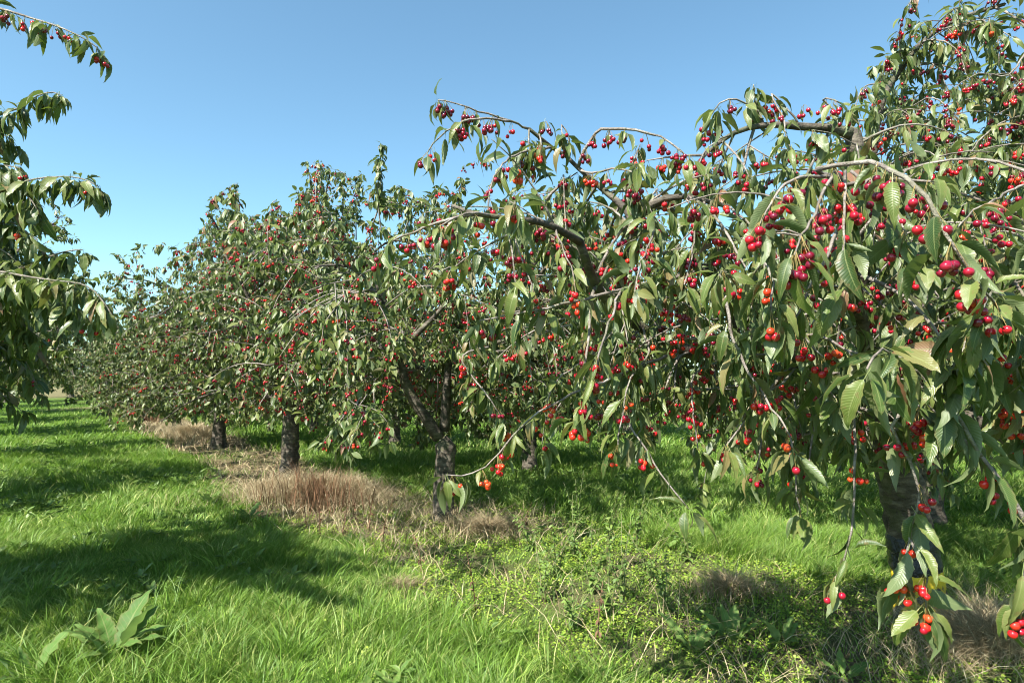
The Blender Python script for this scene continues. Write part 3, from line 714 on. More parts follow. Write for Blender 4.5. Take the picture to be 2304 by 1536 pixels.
def shoots(t, lst):
    for px, py0, py1, d in lst:
        P = smooth_line(P_([(px + t.rng.normal() * 12, py0, d), (px + t.rng.normal() * 8, (py0 + py1) / 2, d), (px, py1, d)]), 0.08)
        t.canes.append((P, np.linspace(0.012, 0.004, len(P)))); dress(t, P[len(P) // 4:], 0.06, 6.5, 0.1, 0.08, 0.3)
shoots(D_, [(530, 640, 412, 13.4), (505, 640, 470, 13.2), (478, 640, 445, 13.2), (548, 640, 480, 13.6), (622, 640, 455, 13.9), (600, 640, 490, 13.6), (440, 660, 530, 13.6)])
shoots(C_, [(690, 540, 362, 9.3), (716, 540, 385, 9.4), (765, 540, 385, 9.4), (805, 540, 395, 9.6), (670, 560, 430, 9.2)])
shoots(B, [(860, 540, 325, 6.8), (848, 520, 360, 6.9), (905, 540, 420, 6.8), (1040, 520, 400, 6.9), (980, 520, 420, 6.8)])

# generic trees whose meshes are shared by the rows farther off
GEN = []
for s in range(6):
    g = Tree((0, 0), 60 + s); g.base = np.zeros(3)
    orchard_tree(g, H=(4.6, 4.2, 4.9, 4.4, 4.5, 4.8)[s], R=2.6, fork=(1.0, 0.85, 1.05, 0.9, 1.15, 1.1)[s], n=6, tr=0.13, zmin=0.45 if s < 4 else 1.05, nl=7.0, every=0.125, spacing=0.125, fruit=0.15, upright=0.18, droop_low=0.45 if s < 4 else 0.1, skirt=7 if s < 4 else 0)
    GEN.append(g)
for t in TREES: spur_arrays(t, LT_HI if t in (A, Lt) else LT_LO if t is B else LT_FAR)
for g in GEN: spur_arrays(g, LT_FAR)

# ------------------------------------------------------------------ which leaves and cherries show largest
GW, GH = 384, 256
zbuf = np.full(GW * GH, 1e9)
lu = np.repeat(np.linspace(0.08, 0.95, 7), 3); lx = np.tile([-0.17, 0, 0.17], 7)
LS = np.stack([lx, lu, -0.25 * lu * lu], 1)
def cells(P):
    px, py, d = project(P)
    ok = (d > 0.3) & (px >= 0) & (px < PW) & (py >= 0) & (py < PH)
    return (np.clip(py / PH * GH, 0, GH - 1).astype(int) * GW + np.clip(px / PW * GW, 0, GW - 1).astype(int)), d, ok
for t in TREES:
    S = (np.einsum('nij,vj->nvi', t.leaf['mats'], LS) + t.leaf['pos'][:, None]).reshape(-1, 3)
    c, d, ok = cells(S); t.leaf['S'] = (c, d, ok)
    np.minimum.at(zbuf, c[ok], d[ok])
for t in TREES:
    c, d, ok = t.leaf['S']; n = len(t.leaf['pos'])
    vis = (ok & (d < zbuf[c] + 0.012)).reshape(n, -1).mean(1)
    cen = t.leaf['pos'] + t.leaf['mats'][:, :, 1] * 0.5
    view = unit(np.array([0, 0, CAM_H]) - cen); facing = np.abs(np.sum(unit(t.leaf['mats'][:, :, 2]) * view, 1))
    dep = np.maximum(project(cen)[2], 0.3)
    t.leaf['score'] = vis * (0.3 + facing) * (t.leaf['L'] / dep) ** 2
    c, d, ok = cells(t.cherry['pos']); v = ok & (d < zbuf[c] + 0.04)
    t.cherry['score'] = np.where(v, t.cherry['rad'] / np.maximum(d, 0.3), 0)

# ------------------------------------------------------------------ tree objects
def serrated(V, F, L):
    V = V.copy(); e = np.abs(L[:, 0]) > 0.5; q = np.round(L[:, 1] * 14)
    V[e, 0] *= 1 + 0.075 * np.where(q[e] % 2 == 0, 1, -1); V[e, 2] += 0.012 * np.sin(q[e] * 1.3 + 2 * L[e, 0])
    return V, F, L
LT_HERO = [serrated(*leaf_template(13, f, c, w * 0.6, True, wd, tw)) for f, c, w, wd, tw in
           ((0.35, 0.35, 0.01, 0.155, 0.1), (0.6, 0.5, 0.014, 0.16, 0.25), (0.2, 0.22, 0.012, 0.175, -0.2), (0.45, 0.65, 0.012, 0.15, 0.2), (0.8, 0.4, 0.012, 0.165, -0.25), (0.3, 0.55, 0.016, 0.165, 0.35))]
LEAF_ME = {}
for nm, lt in (('hi', LT_HERO), ('lo', LT_LO)):
    LEAF_ME[nm] = [tri_mesh('leaf', V, F, L, M['leaf']) for V, F, L in lt]
CH_ME = {'hi': tri_mesh('cherry', BALL_HI[0], BALL_HI[1], np.zeros((len(BALL_HI[0]), 3)), M['cherry']), 'lo': tri_mesh('cherry', BALL_LO[0], BALL_LO[1], np.zeros((len(BALL_LO[0]), 3)), M['cherry'])}
sV, sF = tube([(0, 0, 0), (0.15, 0.05, 0.35), (0.1, 0.0, 0.7), (0, 0, 1)], [0.085, 0.065, 0.06, 0.11], 4)
STALK_ME = tri_mesh('stalk', sV, sF, None, M['stalk'])
I3 = np.eye(3)
def rotz(a):
    c, s, o, l = np.cos(a), np.sin(a), 0 * a, 0 * a + 1
    return np.stack([np.stack([c, -s, o], 1), np.stack([s, c, o], 1), np.stack([o, o, l], 1)], 1)
def ball_lump(C, sel, b, base):
    z = np.zeros((len(b[0]), 3))
    return scatter(b[0], b[1], z, C['pos'][sel] - base, rotz(C['rot'][sel]) * C['rad'][sel][:, None, None], C['ripe'][sel])
def stalk_lump(C, sel, base, k=3):
    n = sel.sum(); a = C['top'][sel] - base; b_ = C['pos'][sel] + np.stack([0 * C['rad'][sel], 0 * C['rad'][sel], C['rad'][sel] * 0.8], 1) - base
    w = 0.0011
    mid = (a + b_) / 2 + np.array([0, 0, 0.006])
    V = np.empty((n, 9, 3))
    for r, q in enumerate((a, mid, b_)):
        for j in range(3):
            an = j * 2.094
            V[:, r * 3 + j] = q + w * np.array([math.cos(an), math.sin(an), 0])
    F = []
    for r in range(2):
        for j in range(3):
            p, q = r * 3 + j, r * 3 + (j + 1) % 3
            F += [(p, q, q + 3), (p, q + 3, p + 3)]
    F = np.array(F)[None] + (np.arange(n) * 9)[:, None, None]
    return V.reshape(-1, 3), F.reshape(-1, 3)
def build_tree(t, label, group, n_leaf=300, n_cherry=300, stalks=False, hi=False):
    root = link('cherry_tree', None, loc=Vector(t.base)); root.empty_display_size = 0.2
    tag(root, label, 'tree', group)
    b = t.base
    for P, R in t.trunk:
        V, F = tube(P - b, R, 18, 0.06, t.rng)
        link('trunk', tri_mesh('trunk', V, F, None, M['bark']), root)
    for P, R in t.limbs:
        V, F = tube(P - b, R, 9 if hi else 6, 0.05, t.rng)
        link('limb', tri_mesh('limb', V, F, None, M['bark'] if R[0] > 0.018 else M['twig']), root)
    big = sorted(range(len(t.canes)), key=lambda i: -t.canes[i][1][0])[:(70 if hi else 0)]
    for i in big:
        V, F = tube(t.canes[i][0] - b, t.canes[i][1], 7, 0.1, t.rng)
        link('branch', tri_mesh('branch', V, F, None, M['twig']), root)
    rest = [tube(P - b, R, 4 if hi else 3, 0.0, t.rng) for i, (P, R) in enumerate(t.canes) if i not in set(big)]
    if rest:
        V, F = join(rest); tag(link('twigs', tri_mesh('twigs', V, F, None, M['twig']), root), kind='stuff')
    lf = t.leaf; n = len(lf['pos'])
    order = np.argsort(-lf['score'])[:n_leaf]; order = order[lf['score'][order] > 0]
    single = np.zeros(n, bool); single[order] = True
    key = 'hi' if hi else 'lo'
    for i in order:
        o = bpy.data.objects.new('leaf', LEAF_ME[key][lf['tmpl'][i]]); o.parent = root
        m4 = np.eye(4); m4[:3, :3] = lf['mats'][i]; m4[:3, 3] = lf['pos'][i] - b
        o.matrix_local = Matrix(m4.tolist()); COL.objects.link(o)
    parts = []
    for k, (V, F, L) in enumerate(t.lt):
        s = (~single) & (lf['tmpl'] == k)
        if s.any(): parts.append(scatter(V, F, L, lf['pos'][s] - b, lf['mats'][s], lf['tint'][s]))
    V, F, L = merge(parts)
    tag(link('crown', tri_mesh('crown', V, F, L, M['leaf']), root), kind='stuff')
    C = t.cherry; kp = (C['score'] > 0) | (t.rng.random(len(C['pos'])) < 0.07)      # fruit deep inside or behind the crown is thinned
    C = {k: v[kp] for k, v in C.items()}; n = len(C['pos'])
    order = np.argsort(-C['score'])[:n_cherry]; order = order[C['score'][order] > 0]
    single = np.zeros(n, bool); single[order] = True
    for i in order:
        o = bpy.data.objects.new('cherry', CH_ME[key]); o.parent = root
        o.location = Vector(C['pos'][i] - b); o.rotation_euler = (0, 0, float(C['rot'][i])); s = float(C['rad'][i]); o.scale = (s, s, s)
        o.color = (1 - float(C['ripe'][i]), 0, 0, 1); COL.objects.link(o)
        if stalks:
            q = bpy.data.objects.new('stalk', STALK_ME); q.parent = o
            d = Vector(C['top'][i] - C['pos'][i]); ln = d.length - s * 0.75
            dl = Matrix.Rotation(-float(C['rot'][i]), 3, 'Z') @ d
            q.rotation_euler = dl.to_track_quat('Z', 'Y').to_euler(); q.location = (0, 0, 0.75)
            q.scale = (1.0, 1.0, ln / s); COL.objects.link(q)
    rest = ~single
    if rest.any():
        V, F, L = ball_lump(C, rest, BALL_LO if hi else BALL_FAR if t is B else BALL_DOT, b)
        tag(link('fruit', tri_mesh('fruit', V, F, L, M['cherry']), root), kind='stuff')
    sel = rest if stalks else np.ones(n, bool)
    if sel.any():
        V, F = stalk_lump(C, sel, b)
        tag(link('fruit_stalks', tri_mesh('fruit_stalks', V, F, None, M['stalk']), root), kind='stuff')
    return root
ROWG = 'cherry trees of the near row'
rA = build_tree(A, 'big near cherry tree at right, trunk wrapped in black foil above yellow paint', ROWG, stalks=True, hi=True)
rB = build_tree(B, 'cherry tree with low forked trunk right of the straw mound', ROWG)
rC = build_tree(C_, 'cherry tree with straight dark trunk behind the straw mound', ROWG)
rD = build_tree(D_, 'cherry tree with thick dark trunk, third from the foil-wrapped one', ROWG)
rL = build_tree(Lt, 'cherry tree reaching leafy branches in from the left edge', 'cherry trees left of the grass path', n_cherry=60, hi=True)
# foil and paint round the near trunk
Pt, Rt = A.trunk[0]
def sleeve(name, z0, z1, grow, m, lump, rows=9):
    zz = np.linspace(z0, z1, rows)
    P = np.stack([np.interp(zz, Pt[:, 2], Pt[:, 0]), np.interp(zz, Pt[:, 2], Pt[:, 1]), zz], 1)
    R = np.interp(zz, Pt[:, 2], Rt) + grow + A.rng.normal(size=rows) * lump
    V, F = tube(P - A.base, R, 22, lump * 3.2, A.rng)
    return link(name, tri_mesh(name, V, F, None, m, smooth=True), rA)
sleeve('trunk_wrap', 0.34, 0.57, 0.012, M['foil'], 0.007)['label'] = 'crinkled shiny black foil wrap'
sleeve('paint_band', 0.07, 0.345, 0.006, M['yellow'], 0.002)['label'] = 'bright yellow paint band at the trunk foot'

# rows farther off: copies of four trees
def gen_parts(g):
    out = []
    for P, R in g.trunk:
        V, F = tube(P, R, 10, 0.04, g.rng); out.append(('trunk', tri_mesh('trunk', V, F, None, M['bark']), None))
    V, F = join([tube(P, R, 5, 0.0, g.rng) for P, R in g.limbs]); out.append(('limbs', tri_mesh('limbs', V, F, None, M['bark']), 'stuff'))
    V, F = join([tube(P[::2], R[::2], 3, 0.0, g.rng) for P, R in g.canes]); out.append(('twigs', tri_mesh('twigs', V, F, None, M['twig']), 'stuff'))
    lf = g.leaf
    V, F, L = merge([scatter(V, F, L, lf['pos'][lf['tmpl'] == k], lf['mats'][lf['tmpl'] == k] * 1.12, lf['tint'][lf['tmpl'] == k]) for k, (V, F, L) in enumerate(LT_FAR)])
    out.append(('crown', tri_mesh('crown', V, F, L, M['leaf']), 'stuff'))
    V, F, L = ball_lump(g.cherry, np.ones(len(g.cherry['pos']), bool), BALL_DOT, np.zeros(3))
    out.append(('fruit', tri_mesh('fruit', V, F, L, M['cherry']), 'stuff'))
    return out
GP = [gen_parts(g) for g in GEN]
def place(k, x, y, rot, s, label, group):
    root = link('cherry_tree', None, loc=(x, y, float(height(x, y)) - 0.04)); root.rotation_euler = (0, 0, rot); root.scale = (s, s, s)
    tag(root, label, 'tree', group)
    for nm, me, kd in GP[k]: 
        o = link(nm, me, root)
        if kd: o['kind'] = kd
rr = random.Random(5)
ORD = ['first', 'second', 'third', 'fourth', 'fifth', 'sixth', 'seventh', 'eighth', 'ninth']
for i, (x, y) in enumerate([(-9.7, 18.1), (-13.2, 22.9), (-16.9, 28.0), (-20.6, 33.1), (-24.3, 38.2)]):
    place(i % 4, x, y, rr.uniform(0, 6.28), rr.uniform(0.86, 0.94), f'far cherry tree right of the grass path, {ORD[i]} beyond the three trunked ones', ROWG)
for i, (x, y) in enumerate([(-7.6, 8.0), (-10.6, 12.0), (-14.1, 16.0), (-17.3, 20.2), (-20.6, 24.6), (-23.8, 29.0), (-27.2, 33.6)]):
    place(4 + i % 2, x, y, rr.uniform(0, 6.28), rr.uniform(0.9, 1.0), f'dark cherry tree left of the grass path, {ORD[i]} behind the overhanging branches', 'cherry trees left of the grass path')
for i, (x, y) in enumerate([(7.4, 4.0), (4.45, 6.7), (0.3, 10.6), (-2.7, 14.4), (-5.8, 18.4), (-8.9, 22.5), (-12.0, 26.7)]):
    place((i + 1) % 4, x, y, rr.uniform(0, 6.28), rr.uniform(0.9, 1.0), f'cherry tree of the second row, {ORD[i]} from the right', 'cherry trees of the second row')
for i, (x, y) in enumerate([(9.2, 9.3), (6.0, 12.8), (3.1, 16.8), (0.1, 20.8), (-2.9, 24.8), (-6.0, 29.0)]):
    place((i + 3) % 4, x, y, rr.uniform(0, 6.28), rr.uniform(0.9, 1.05), f'cherry tree of the third row, {ORD[i]} from the right', 'cherry trees of the third row')
for i, (x, y) in enumerate([(-28.6, 40.5), (-30.5, 48.0)]):
    place(i, x, y, rr.uniform(0, 6.28), 1.0, ('small cherry tree closing the far end of the path', 'small cherry tree beyond the end of the path, right one')[i], 'cherry trees at the end of the path')

# ------------------------------------------------------------------ grass, ground cover, straw
def blades(x, y, h, w, lean, tint, bend=0.5, ld=None):
    """x,y (n); h height, w width, lean horizontal reach -> arrays of 3-triangle blades"""
    n = len(x); z = height(x, y) - 0.005
    az = RNG.uniform(0, 6.283, n); fx, fy = np.cos(az), np.sin(az)
    ld = RNG.uniform(0, 6.283, n) if ld is None else ld
    lx_, ly_ = np.cos(ld) * lean, np.sin(ld) * lean
    V = np.empty((n, 5, 3))
    for k, (u, sw) in enumerate(((0, 1), (0, -1), (0.55, 0.8), (0.55, -0.8), (1, 0))):
        q = u ** 1.8
        V[:, k, 0] = x + fx * w * sw * 0.5 + lx_ * q; V[:, k, 1] = y + fy * w * sw * 0.5 + ly_ * q
        V[:, k, 2] = z + h * (u - 0.25 * bend * u ** 3)
    F = np.array([(0, 1, 3), (0, 3, 2), (2, 3, 4)])[None] + (np.arange(n) * 5)[:, None, None]
    L = np.zeros((n, 5, 3)); L[:, :, 1] = (0, 0, .55, .55, 1); L[:, :, 2] = tint[:, None]
    return V.reshape(-1, 3), F.reshape(-1, 3), L.reshape(-1, 3)
def wedge(n, d0, d1, power=1.0, margin=1.08):
    """random ground points inside the view between two distances"""
    u = RNG.random(n); d = np.sqrt(d0 ** 2 + u * (d1 ** 2 - d0 ** 2)) if power == 1.0 else d0 * (d1 / d0) ** u
    x = RNG.uniform(-1, 1, n) * d * (PW / 2 / FPX) * margin
    return x, d
def clump(x, y, f=2.5, seed=10):
    return np.clip(0.5 + 0.5 * wob(x, y, f, seed), 0, 1)
G = []
for n, d0, d1, hh, ww in ((165000, 2.9, 6.5, 0.125, 0.0052), (98000, 6.0, 13.0, 0.13, 0.010), (55000, 12.0, 34.0, 0.14, 0.024)):
    x, y = wedge(n, d0, d1, 1.0 if d1 < 20 else 2.0)
    s, sw, d, st = zones(x, y)
    keep = RNG.random(n) > np.clip(s * 1.05 - 0.12 * (st < 2), 0, 0.95)
    x, y, d = x[keep], y[keep], d[keep]
    cl = clump(x, y); fine = clump(x, y, 9.0, 12)
    h = hh * (0.35 + 0.9 * cl * fine + 0.45 * cl) * RNG.uniform(0.5, 1.4, len(x))
    h *= np.where(d > 0.5, 1.25, 1.0)
    tint = np.clip(0.12 + 0.35 * cl + 0.4 * clump(x, y, 4.0, 31) + 0.2 * RNG.normal(size=len(x)), 0, 0.96)
    track = np.exp(-((d + 2.95) / 0.22) ** 2) + np.exp(-((d + 4.35) / 0.22) ** 2)       # two faint wheel tracks along the lane
    h *= 1 - 0.55 * np.clip(track, 0, 1)
    dry = RNG.random(len(x)) < 0.03 + 0.10 * (clump(x, y, 0.9, 41) > 0.62) + 0.12 * track; tint[dry] = 0.99
    G.append(blades(x, y, h, ww * RNG.uniform(0.6, 1.4, len(x)), h * RNG.uniform(0.2, 1.3, len(x)), tint, ld=3.0 * wob(x, y, 1.7, 33) + RNG.normal(size=len(x)) * 1.1))
# tussocks of longer grass, blades leaning outward
n = 1500; x, y = wedge(n, 2.9, 15.0, 2.0); s, sw, d, st = zones(x, y); k = (s < 0.5) & (RNG.random(n) < 0.25 + 0.75 * (clump(x, y, 1.2, 35) > 0.5)); x, y = x[k], y[k]
m_ = 44; n = len(x) * m_; big_ = np.repeat(RNG.uniform(0.45, 1.15, len(x)), m_); tn = np.repeat(RNG.uniform(0.15, 0.85, len(x)), m_); sk = np.repeat(RNG.uniform(0, 6.28, len(x)), m_)
az = RNG.uniform(0, 6.283, n); rad = np.sqrt(RNG.random(n)) * 0.11 * big_
x = np.repeat(x, m_) + np.cos(az) * rad; y = np.repeat(y, m_) + np.sin(az) * rad
h = 0.2 * big_ * RNG.uniform(0.5, 1.2, n)
G.append(blades(x, y, h, (0.0042 + 0.0006 * y) * RNG.uniform(0.7, 1.3, n), h * RNG.uniform(0.3, 1.3, n), np.clip(tn + RNG.normal(size=n) * 0.12, 0, 0.97), ld=np.where(RNG.random(n) < 0.6, az, sk + RNG.normal(size=n) * 0.5)))
V, F, L = merge(G)
tag(link('grass', tri_mesh('grass', V, F, L, M['grass'])), 'bright green mown grass of the orchard path and alleys', 'grass', kind='stuff')

# ground cover of small round leaves in the near weedy strip
n = 330000
x, y = wedge(n, 2.9, 8.5)
s, sw, d, st = zones(x, y)
dens = np.clip(clump(x, y, 3.5, 15) * 1.5 - 0.25, 0, 1) * (s > 0.25) * np.where(st < 2.2, 1, 0.45) * (1 - 0.8 * sw)
dens = np.maximum(dens, 0.02)
k = RNG.random(n) < dens; x, y, s = x[k], y[k], s[k]
n = len(x); az = RNG.uniform(0, 6.283, n); r = RNG.uniform(0.0042, 0.0078, n) * (1 + 0.06 * y)
z = height(x, y) + RNG.uniform(0.005, 0.07, n) * clump(x, y, 6, 17)
nrm = unit(np.stack([RNG.normal(size=n) * 0.45, RNG.normal(size=n) * 0.45, np.ones(n)], 1))
t1 = unit(np.cross(nrm, np.stack([np.cos(az), np.sin(az), 0 * az], 1))); t2 = np.cross(nrm, t1)
mats = np.stack([t1, t2, nrm], 2) * r[:, None, None]
HEX = np.array([(math.cos(a), math.sin(a) * 1.25, 0.25 * abs(math.cos(a))) for a in np.arange(4) * math.pi / 2])
HF = np.array([(0, 1, 2), (0, 2, 3)]); HL_ = np.array([(0, 0.5, 0)] * 4, float)
V, F, L = scatter(HEX, HF, HL_, np.stack([x, y, z], 1), mats, np.clip(RNG.normal(size=n) * 0.2 + 0.5, 0, 0.99))
tag(link('ground_cover', tri_mesh('ground_cover', V, F, L, M['chick'])), 'low yellow-green ground cover of small round leaves', 'ground cover', kind='stuff')

# broad-leaved herbs mixed into the grass
n = 2600
x, y = wedge(n, 2.9, 11.0); s, sw, d, st = zones(x, y)
k = (RNG.random(n) < np.clip(clump(x, y, 1.4, 21) * 1.6 - 0.45, 0.05, 1)) & (s < 0.6); x, y = x[k], y[k]; m_ = 6; n = len(x) * m_
x, y = np.repeat(x, m_), np.repeat(y, m_); az = RNG.uniform(0, 6.283, n); til = RNG.uniform(0.25, 1.0, n); ln = RNG.uniform(0.05, 0.12, n)
td = np.stack([np.cos(az) * np.cos(til), np.sin(az) * np.cos(til), np.sin(til)], 1); nn = np.stack([-np.cos(az) * np.sin(til), -np.sin(az) * np.sin(til), np.cos(til)], 1)
mats = np.stack([np.cross(td, nn), td, nn], 2) * ln[:, None, None]
V, F, L = merge([scatter(*LT_LO[k], np.stack([x, y, height(x, y) + 0.03], 1)[k::3], mats[k::3], RNG.uniform(0.2, 0.99, n)[k::3]) for k in range(3)])
tag(link('grass_herbs', tri_mesh('grass_herbs', V, F, L, M['weed'])), 'low broad-leaved herbs growing among the path grass', 'herbs', kind='stuff')
# scattered dead stems and straw along the strip under the trees
n = 60000
x, y = wedge(n, 3.0, 26.0, 2.0); s, sw, d, st = zones(x, y)
k = RNG.random(n) < np.clip(s * (0.15 + 0.75 * (st > 1.8) + 0.4 * sw) * (0.3 + clump(x, y, 3.0, 23)), 0, 1); x, y = x[k], y[k]; n = len(x)
h = RNG.uniform(0.04, 0.22, n) * (0.4 + clump(x, y, 2.2, 24)); ww_ = 0.0028 + 0.0009 * y
V, F, L = blades(x, y, h, ww_, h * RNG.uniform(0.3, 2.0, n), np.clip(0.4 + 0.28 * RNG.normal(size=n), 0, 0.99))
tag(link('dry_stems', tri_mesh('dry_stems', V, F, L, M['straw'])), 'scattered dead brown stems along the strip under the near row', 'dry grass', kind='stuff')

# dead straw between the second and third tree and along the strip
def straw_patch(name, label, cx, cy, rx, ry, rot, n, mound, hh, ww=0.0042, mtl='straw', lean=1.6, tone=0.6):
    a = RNG.uniform(0, 6.283, n); r = np.abs(RNG.normal(size=n)) * 0.48 * (0.85 + 0.25 * np.sin(3 * a + cx) + 0.15 * np.sin(7 * a))
    u, v = np.cos(a) * r * rx, np.sin(a) * r * ry
    x = cx + u * math.cos(rot) - v * math.sin(rot); y = cy + u * math.sin(rot) + v * math.cos(rot)
    h = hh * RNG.uniform(0.25, 1.5, n) * (0.5 + clump(x, y, 5.0, 19))
    V, F, L = blades(x, y, h, ww * RNG.uniform(0.6, 1.5, n), h * RNG.uniform(0.3, lean, n), np.clip(tone + RNG.normal(size=n) * 0.22, 0, 0.99))
    lift = np.repeat(np.clip(1 - r * r, 0, 1) * mound * RNG.random(n), 5); V[:, 2] += lift
    o = link(name, tri_mesh(name, V, F, L, M[mtl])); tag(o, label, 'dry grass', kind='stuff')
gp = on_ground
cx, cy = gp(720, 1135)
straw_patch('dry_grass', 'pale matted mound of dead straw between two trunks', cx, cy + 0.1, 1.5, 0.62, -0.1, 13000, 0.30, 0.14, lean=2.8, tone=0.72)
straw_patch('dry_grass', 'rusty upright dead stems standing in the pale straw mound', cx + 0.05, cy - 0.2, 1.1, 0.5, -0.1, 450, 0.2, 0.42, 0.007, 'rust', 0.3, 0.5)
cx, cy = gp(1090, 1190)
straw_patch('dry_grass', 'thin dead grass right of the forked trunk', cx, cy, 0.8, 0.4, -0.3, 3200, 0.03, 0.12, lean=2.6, tone=0.55)
cx, cy = gp(2230, 1470)
straw_patch('dry_grass', 'brown dead grass at the lower right corner', cx, cy, 0.7, 0.38, 0.1, 6000, 0.1, 0.2, 0.003, lean=2.6, tone=0.55)
cx, cy = gp(1640, 1340)
straw_patch('dry_grass', 'brown dead grass behind the broad dock leaves', cx, cy, 0.5, 0.25, 0.0, 1500, 0.05, 0.13, lean=2.5, tone=0.4)
cx, cy = gp(430, 985)
straw_patch('dry_grass', 'brown dead grass under the distant trees', cx, cy, 1.6, 0.6, -0.6, 4500, 0.05, 0.25, 0.010, tone=0.3)
cx, cy = gp(330, 945)
straw_patch('dry_grass', 'tall brown dead weeds beside the far path', cx, cy, 1.2, 0.4, -0.9, 1200, 0.1, 0.5, 0.016, 'rust', 0.4, 0.5)
cx, cy = gp(900, 1330)
straw_patch('dry_grass', 'small dead tuft in the green ground cover', cx, cy, 0.34, 0.14, 0.2, 700, 0.02, 0.07, 0.003, lean=2.5, tone=0.5)

# ------------------------------------------------------------------ single weeds
WEED_LT = [leaf_template(5, f, c, w, True, wd, tw) for f, c, w, wd, tw in ((0.25, 0.35, 0.02, 0.2, 0.1), (0.4, 0.5, 0.03, 0.23, -0.1), (0.2, 0.2, 0.035, 0.18, 0.15))]
WEED_ME = [tri_mesh('leaf', V, F, L, M['weed']) for V, F, L in WEED_LT]
RUST_ME = [tri_mesh('leaf', V, F, L, M['rust']) for V, F, L in WEED_LT[:2]]
DOCK_LT = []
for f_, c_, w_ in ((0.25, 0.3, 0.17), (0.15, 0.45, 0.19), (0.35, 0.2, 0.15)):
    V, F, L = leaf_template(11, f_, c_, 0.0, True, w_, 0.0)
    e = np.abs(L[:, 0]) > 0.5; q = L[:, 1] * 11
    V[e, 2] += 0.028 * np.sin(q[e] * 1.9 + L[e, 0]); V[e, 0] *= 1 + 0.16 * np.sin(q[e] * 2.6)
    DOCK_LT.append((V, F, L))
M['dock'] = leafy('dock_leaf', [(0.0, (0.06, 0.13, 0.03)), (0.5, (0.085, 0.17, 0.036)), (1.0, (0.12, 0.2, 0.05))], (0.2, 0.28, 0.12), (0.25, 0.4, 0.05), rough=0.6, spec=0.2, tw=0.3, vein_n=6.0)
DOCK_ME = [tri_mesh('leaf', V, F, L, M['dock']) for V, F, L in DOCK_LT]
def put_leaf(root, me, p, az, tilt, ln, roll=0.0):
    """tilt: 0 flat, 90 upright"""
    o = bpy.data.objects.new('leaf', me); o.parent = root
    m = Matrix.Translation(Vector(p)) @ Matrix.Rotation(az, 4, 'Z') @ Matrix.Rotation(math.radians(tilt), 4, 'X') @ Matrix.Rotation(roll, 4, 'Y') @ Matrix.Diagonal((ln, ln, ln, 1))
    o.matrix_local = m; COL.objects.link(o)
def dock(px, py, n, ln, label, group, tilt=(25, 70)):
    x, y = gp(px, py); root = link('dock_plant', None, loc=(x, y, float(height(x, y)))); tag(root, label, 'weed', group)
    for i in range(n):
        az = i * 2.4 + rr.uniform(-0.4, 0.4); l = ln * rr.uniform(0.65, 1.15)
        put_leaf(root, DOCK_ME[rr.randrange(3)], (-math.sin(az) * l * 0.2, math.cos(az) * l * 0.2, 0.01 + l * 0.12), az, rr.uniform(*tilt), l, rr.uniform(-0.4, 0.4))
DG = 'broad-leaved dock plants in the grass'
dock(250, 1475, 12, 0.28, 'large pale-leaved dock plant at the lower left of the grass path', DG)
bd = bpy.data.objects['dock_plant']
put_leaf(bd, DOCK_ME[0], (0.03, 0.02, 0.05), -0.15, 62, 0.36); put_leaf(bd, DOCK_ME[1], (0.02, 0.0, 0.05), -1.1, 40, 0.3); put_leaf(bd, DOCK_ME[2], (0, 0, 0.05), 0.9, 50, 0.3)
dock(60, 1530, 5, 0.24, 'dock plant in the bottom left corner', DG)
dock(1650, 1440, 9, 0.2, 'dock plant in shade below the brown dead grass', DG)
dock(1760, 1450, 8, 0.19, 'dock plant in shade left of the hanging cherry twigs', DG)
dock(1560, 1470, 6, 0.2, 'dock plant in shade, leftmost of three at the lower right', DG)
dock(1900, 1530, 6, 0.16, 'dock plant at the bottom edge under the hanging cherry twigs', DG)
dock(560, 1165, 7, 0.2, 'dock plant at the path edge left of the straw mound', DG)
dock(470, 1135, 6, 0.2, 'dock plant farther left of the straw mound', DG)
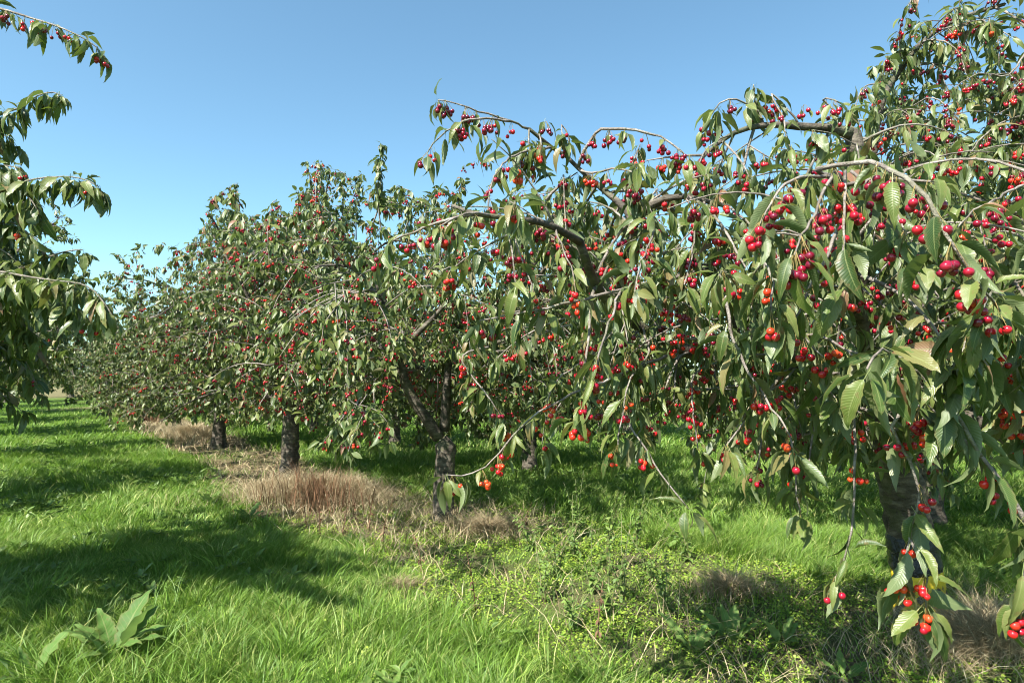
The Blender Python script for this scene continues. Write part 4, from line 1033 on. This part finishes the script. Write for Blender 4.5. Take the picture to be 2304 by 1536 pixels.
def tall_weed(px, py, h, n, ln, label, group, dry=False, lean=0.1):
    x, y = gp(px, py); root = link('tall_weed', None, loc=(x, y, float(height(x, y)))); tag(root, label, 'weed', group)
    stems = 1 if dry else 3
    for s in range(stems):
        a = rr.uniform(0, 6.28); l = lean * rr.uniform(0.5, 1.5)
        tip = np.array([math.cos(a) * l, math.sin(a) * l, h * rr.uniform(0.75, 1.0)])
        P = smooth_line([(0.01 * s, 0, -0.02), tip * np.array([0.3, 0.3, 0.5]), tip], 0.06)
        V, F = tube(P, np.linspace(0.005, 0.002, len(P)), 5)
        link('stem', tri_mesh('stem', V, F, np.zeros((len(V), 3)) + np.array([0, 0, 0.4]), M['rust'] if dry else M['stem']), root)
        for i in range(n):
            f = rr.uniform(0.12, 1.0); q = P[int(f * (len(P) - 1))]
            put_leaf(root, (RUST_ME[rr.randrange(2)] if dry else WEED_ME[rr.randrange(3)]), q, rr.uniform(0, 6.28), rr.uniform(-60, 20) if dry else rr.uniform(-20, 45), ln * (1.15 - 0.6 * f) * rr.uniform(0.7, 1.2), rr.uniform(-0.5, 0.5))
TG = 'leafy weeds in the strip before the near tree'
for px, py, h, lab in ((1330, 1330, 0.42, 'tall leafy weed at the middle of the dark weed clump'), (1250, 1300, 0.42, 'tall leafy weed on the left side of the dark weed clump'),
                       (1400, 1345, 0.4, 'leafy weed on the right side of the dark weed clump'), (1290, 1260, 0.4, 'leafy weed at the back of the dark weed clump'),
                       (1460, 1300, 0.36, 'leafy weed between the dark weed clump and the brown dead grass'), (1190, 1240, 0.3, 'small leafy weed right of the thin dead grass'),
                       (1370, 1400, 0.34, 'leafy weed at the front of the dark weed clump'), (1500, 1380, 0.3, 'small weed left of the shaded dock plants'), (1300, 1210, 0.5, 'tall leafy weed rising behind the dark weed clump'), (1360, 1280, 0.52, 'tallest leafy weed inside the dark weed clump'), (1220, 1350, 0.34, 'bushy weed at the left foot of the dark weed clump'), (1430, 1240, 0.42, 'leafy weed behind the right end of the dark weed clump'), (1290, 1420, 0.26, 'low bushy weed in front of the dark weed clump'), (1550, 1260, 0.34, 'leafy weed in the shaded grass right of the dark weed clump')):
    tall_weed(px, py, h * 1.4, 36, 0.062, lab, TG, False, 0.22)
for px, py, h, lab in ((690, 1185, 0.5, 'rusty dry stalk at the front of the straw mound, leftmost'), (720, 1200, 0.55, 'rusty dry stalk at the front of the straw mound, second from left'),
                       (770, 1205, 0.55, 'rusty dry stalk at the front middle of the straw mound'), (830, 1190, 0.5, 'rusty dry stalk on the right of the straw mound'),
                       (860, 1215, 0.5, 'dark dry stalk right of the straw mound'), (950, 1290, 0.45, 'pale bent dry stalk in front of the forked trunk'),
                       (1070, 1370, 0.4, 'thin dark dry stalk in the green ground cover'), (1345, 1440, 0.4, 'brown dry stalk at the foot of the dark weed clump'),
                       (1180, 1190, 0.4, 'thin dry stalk behind the small leafy weed'), (800, 1170, 0.5, 'dry stalk at the back of the straw mound')):
    tall_weed(px, py, h, 16, 0.05, lab, 'dry weed stalks', True, 0.08)
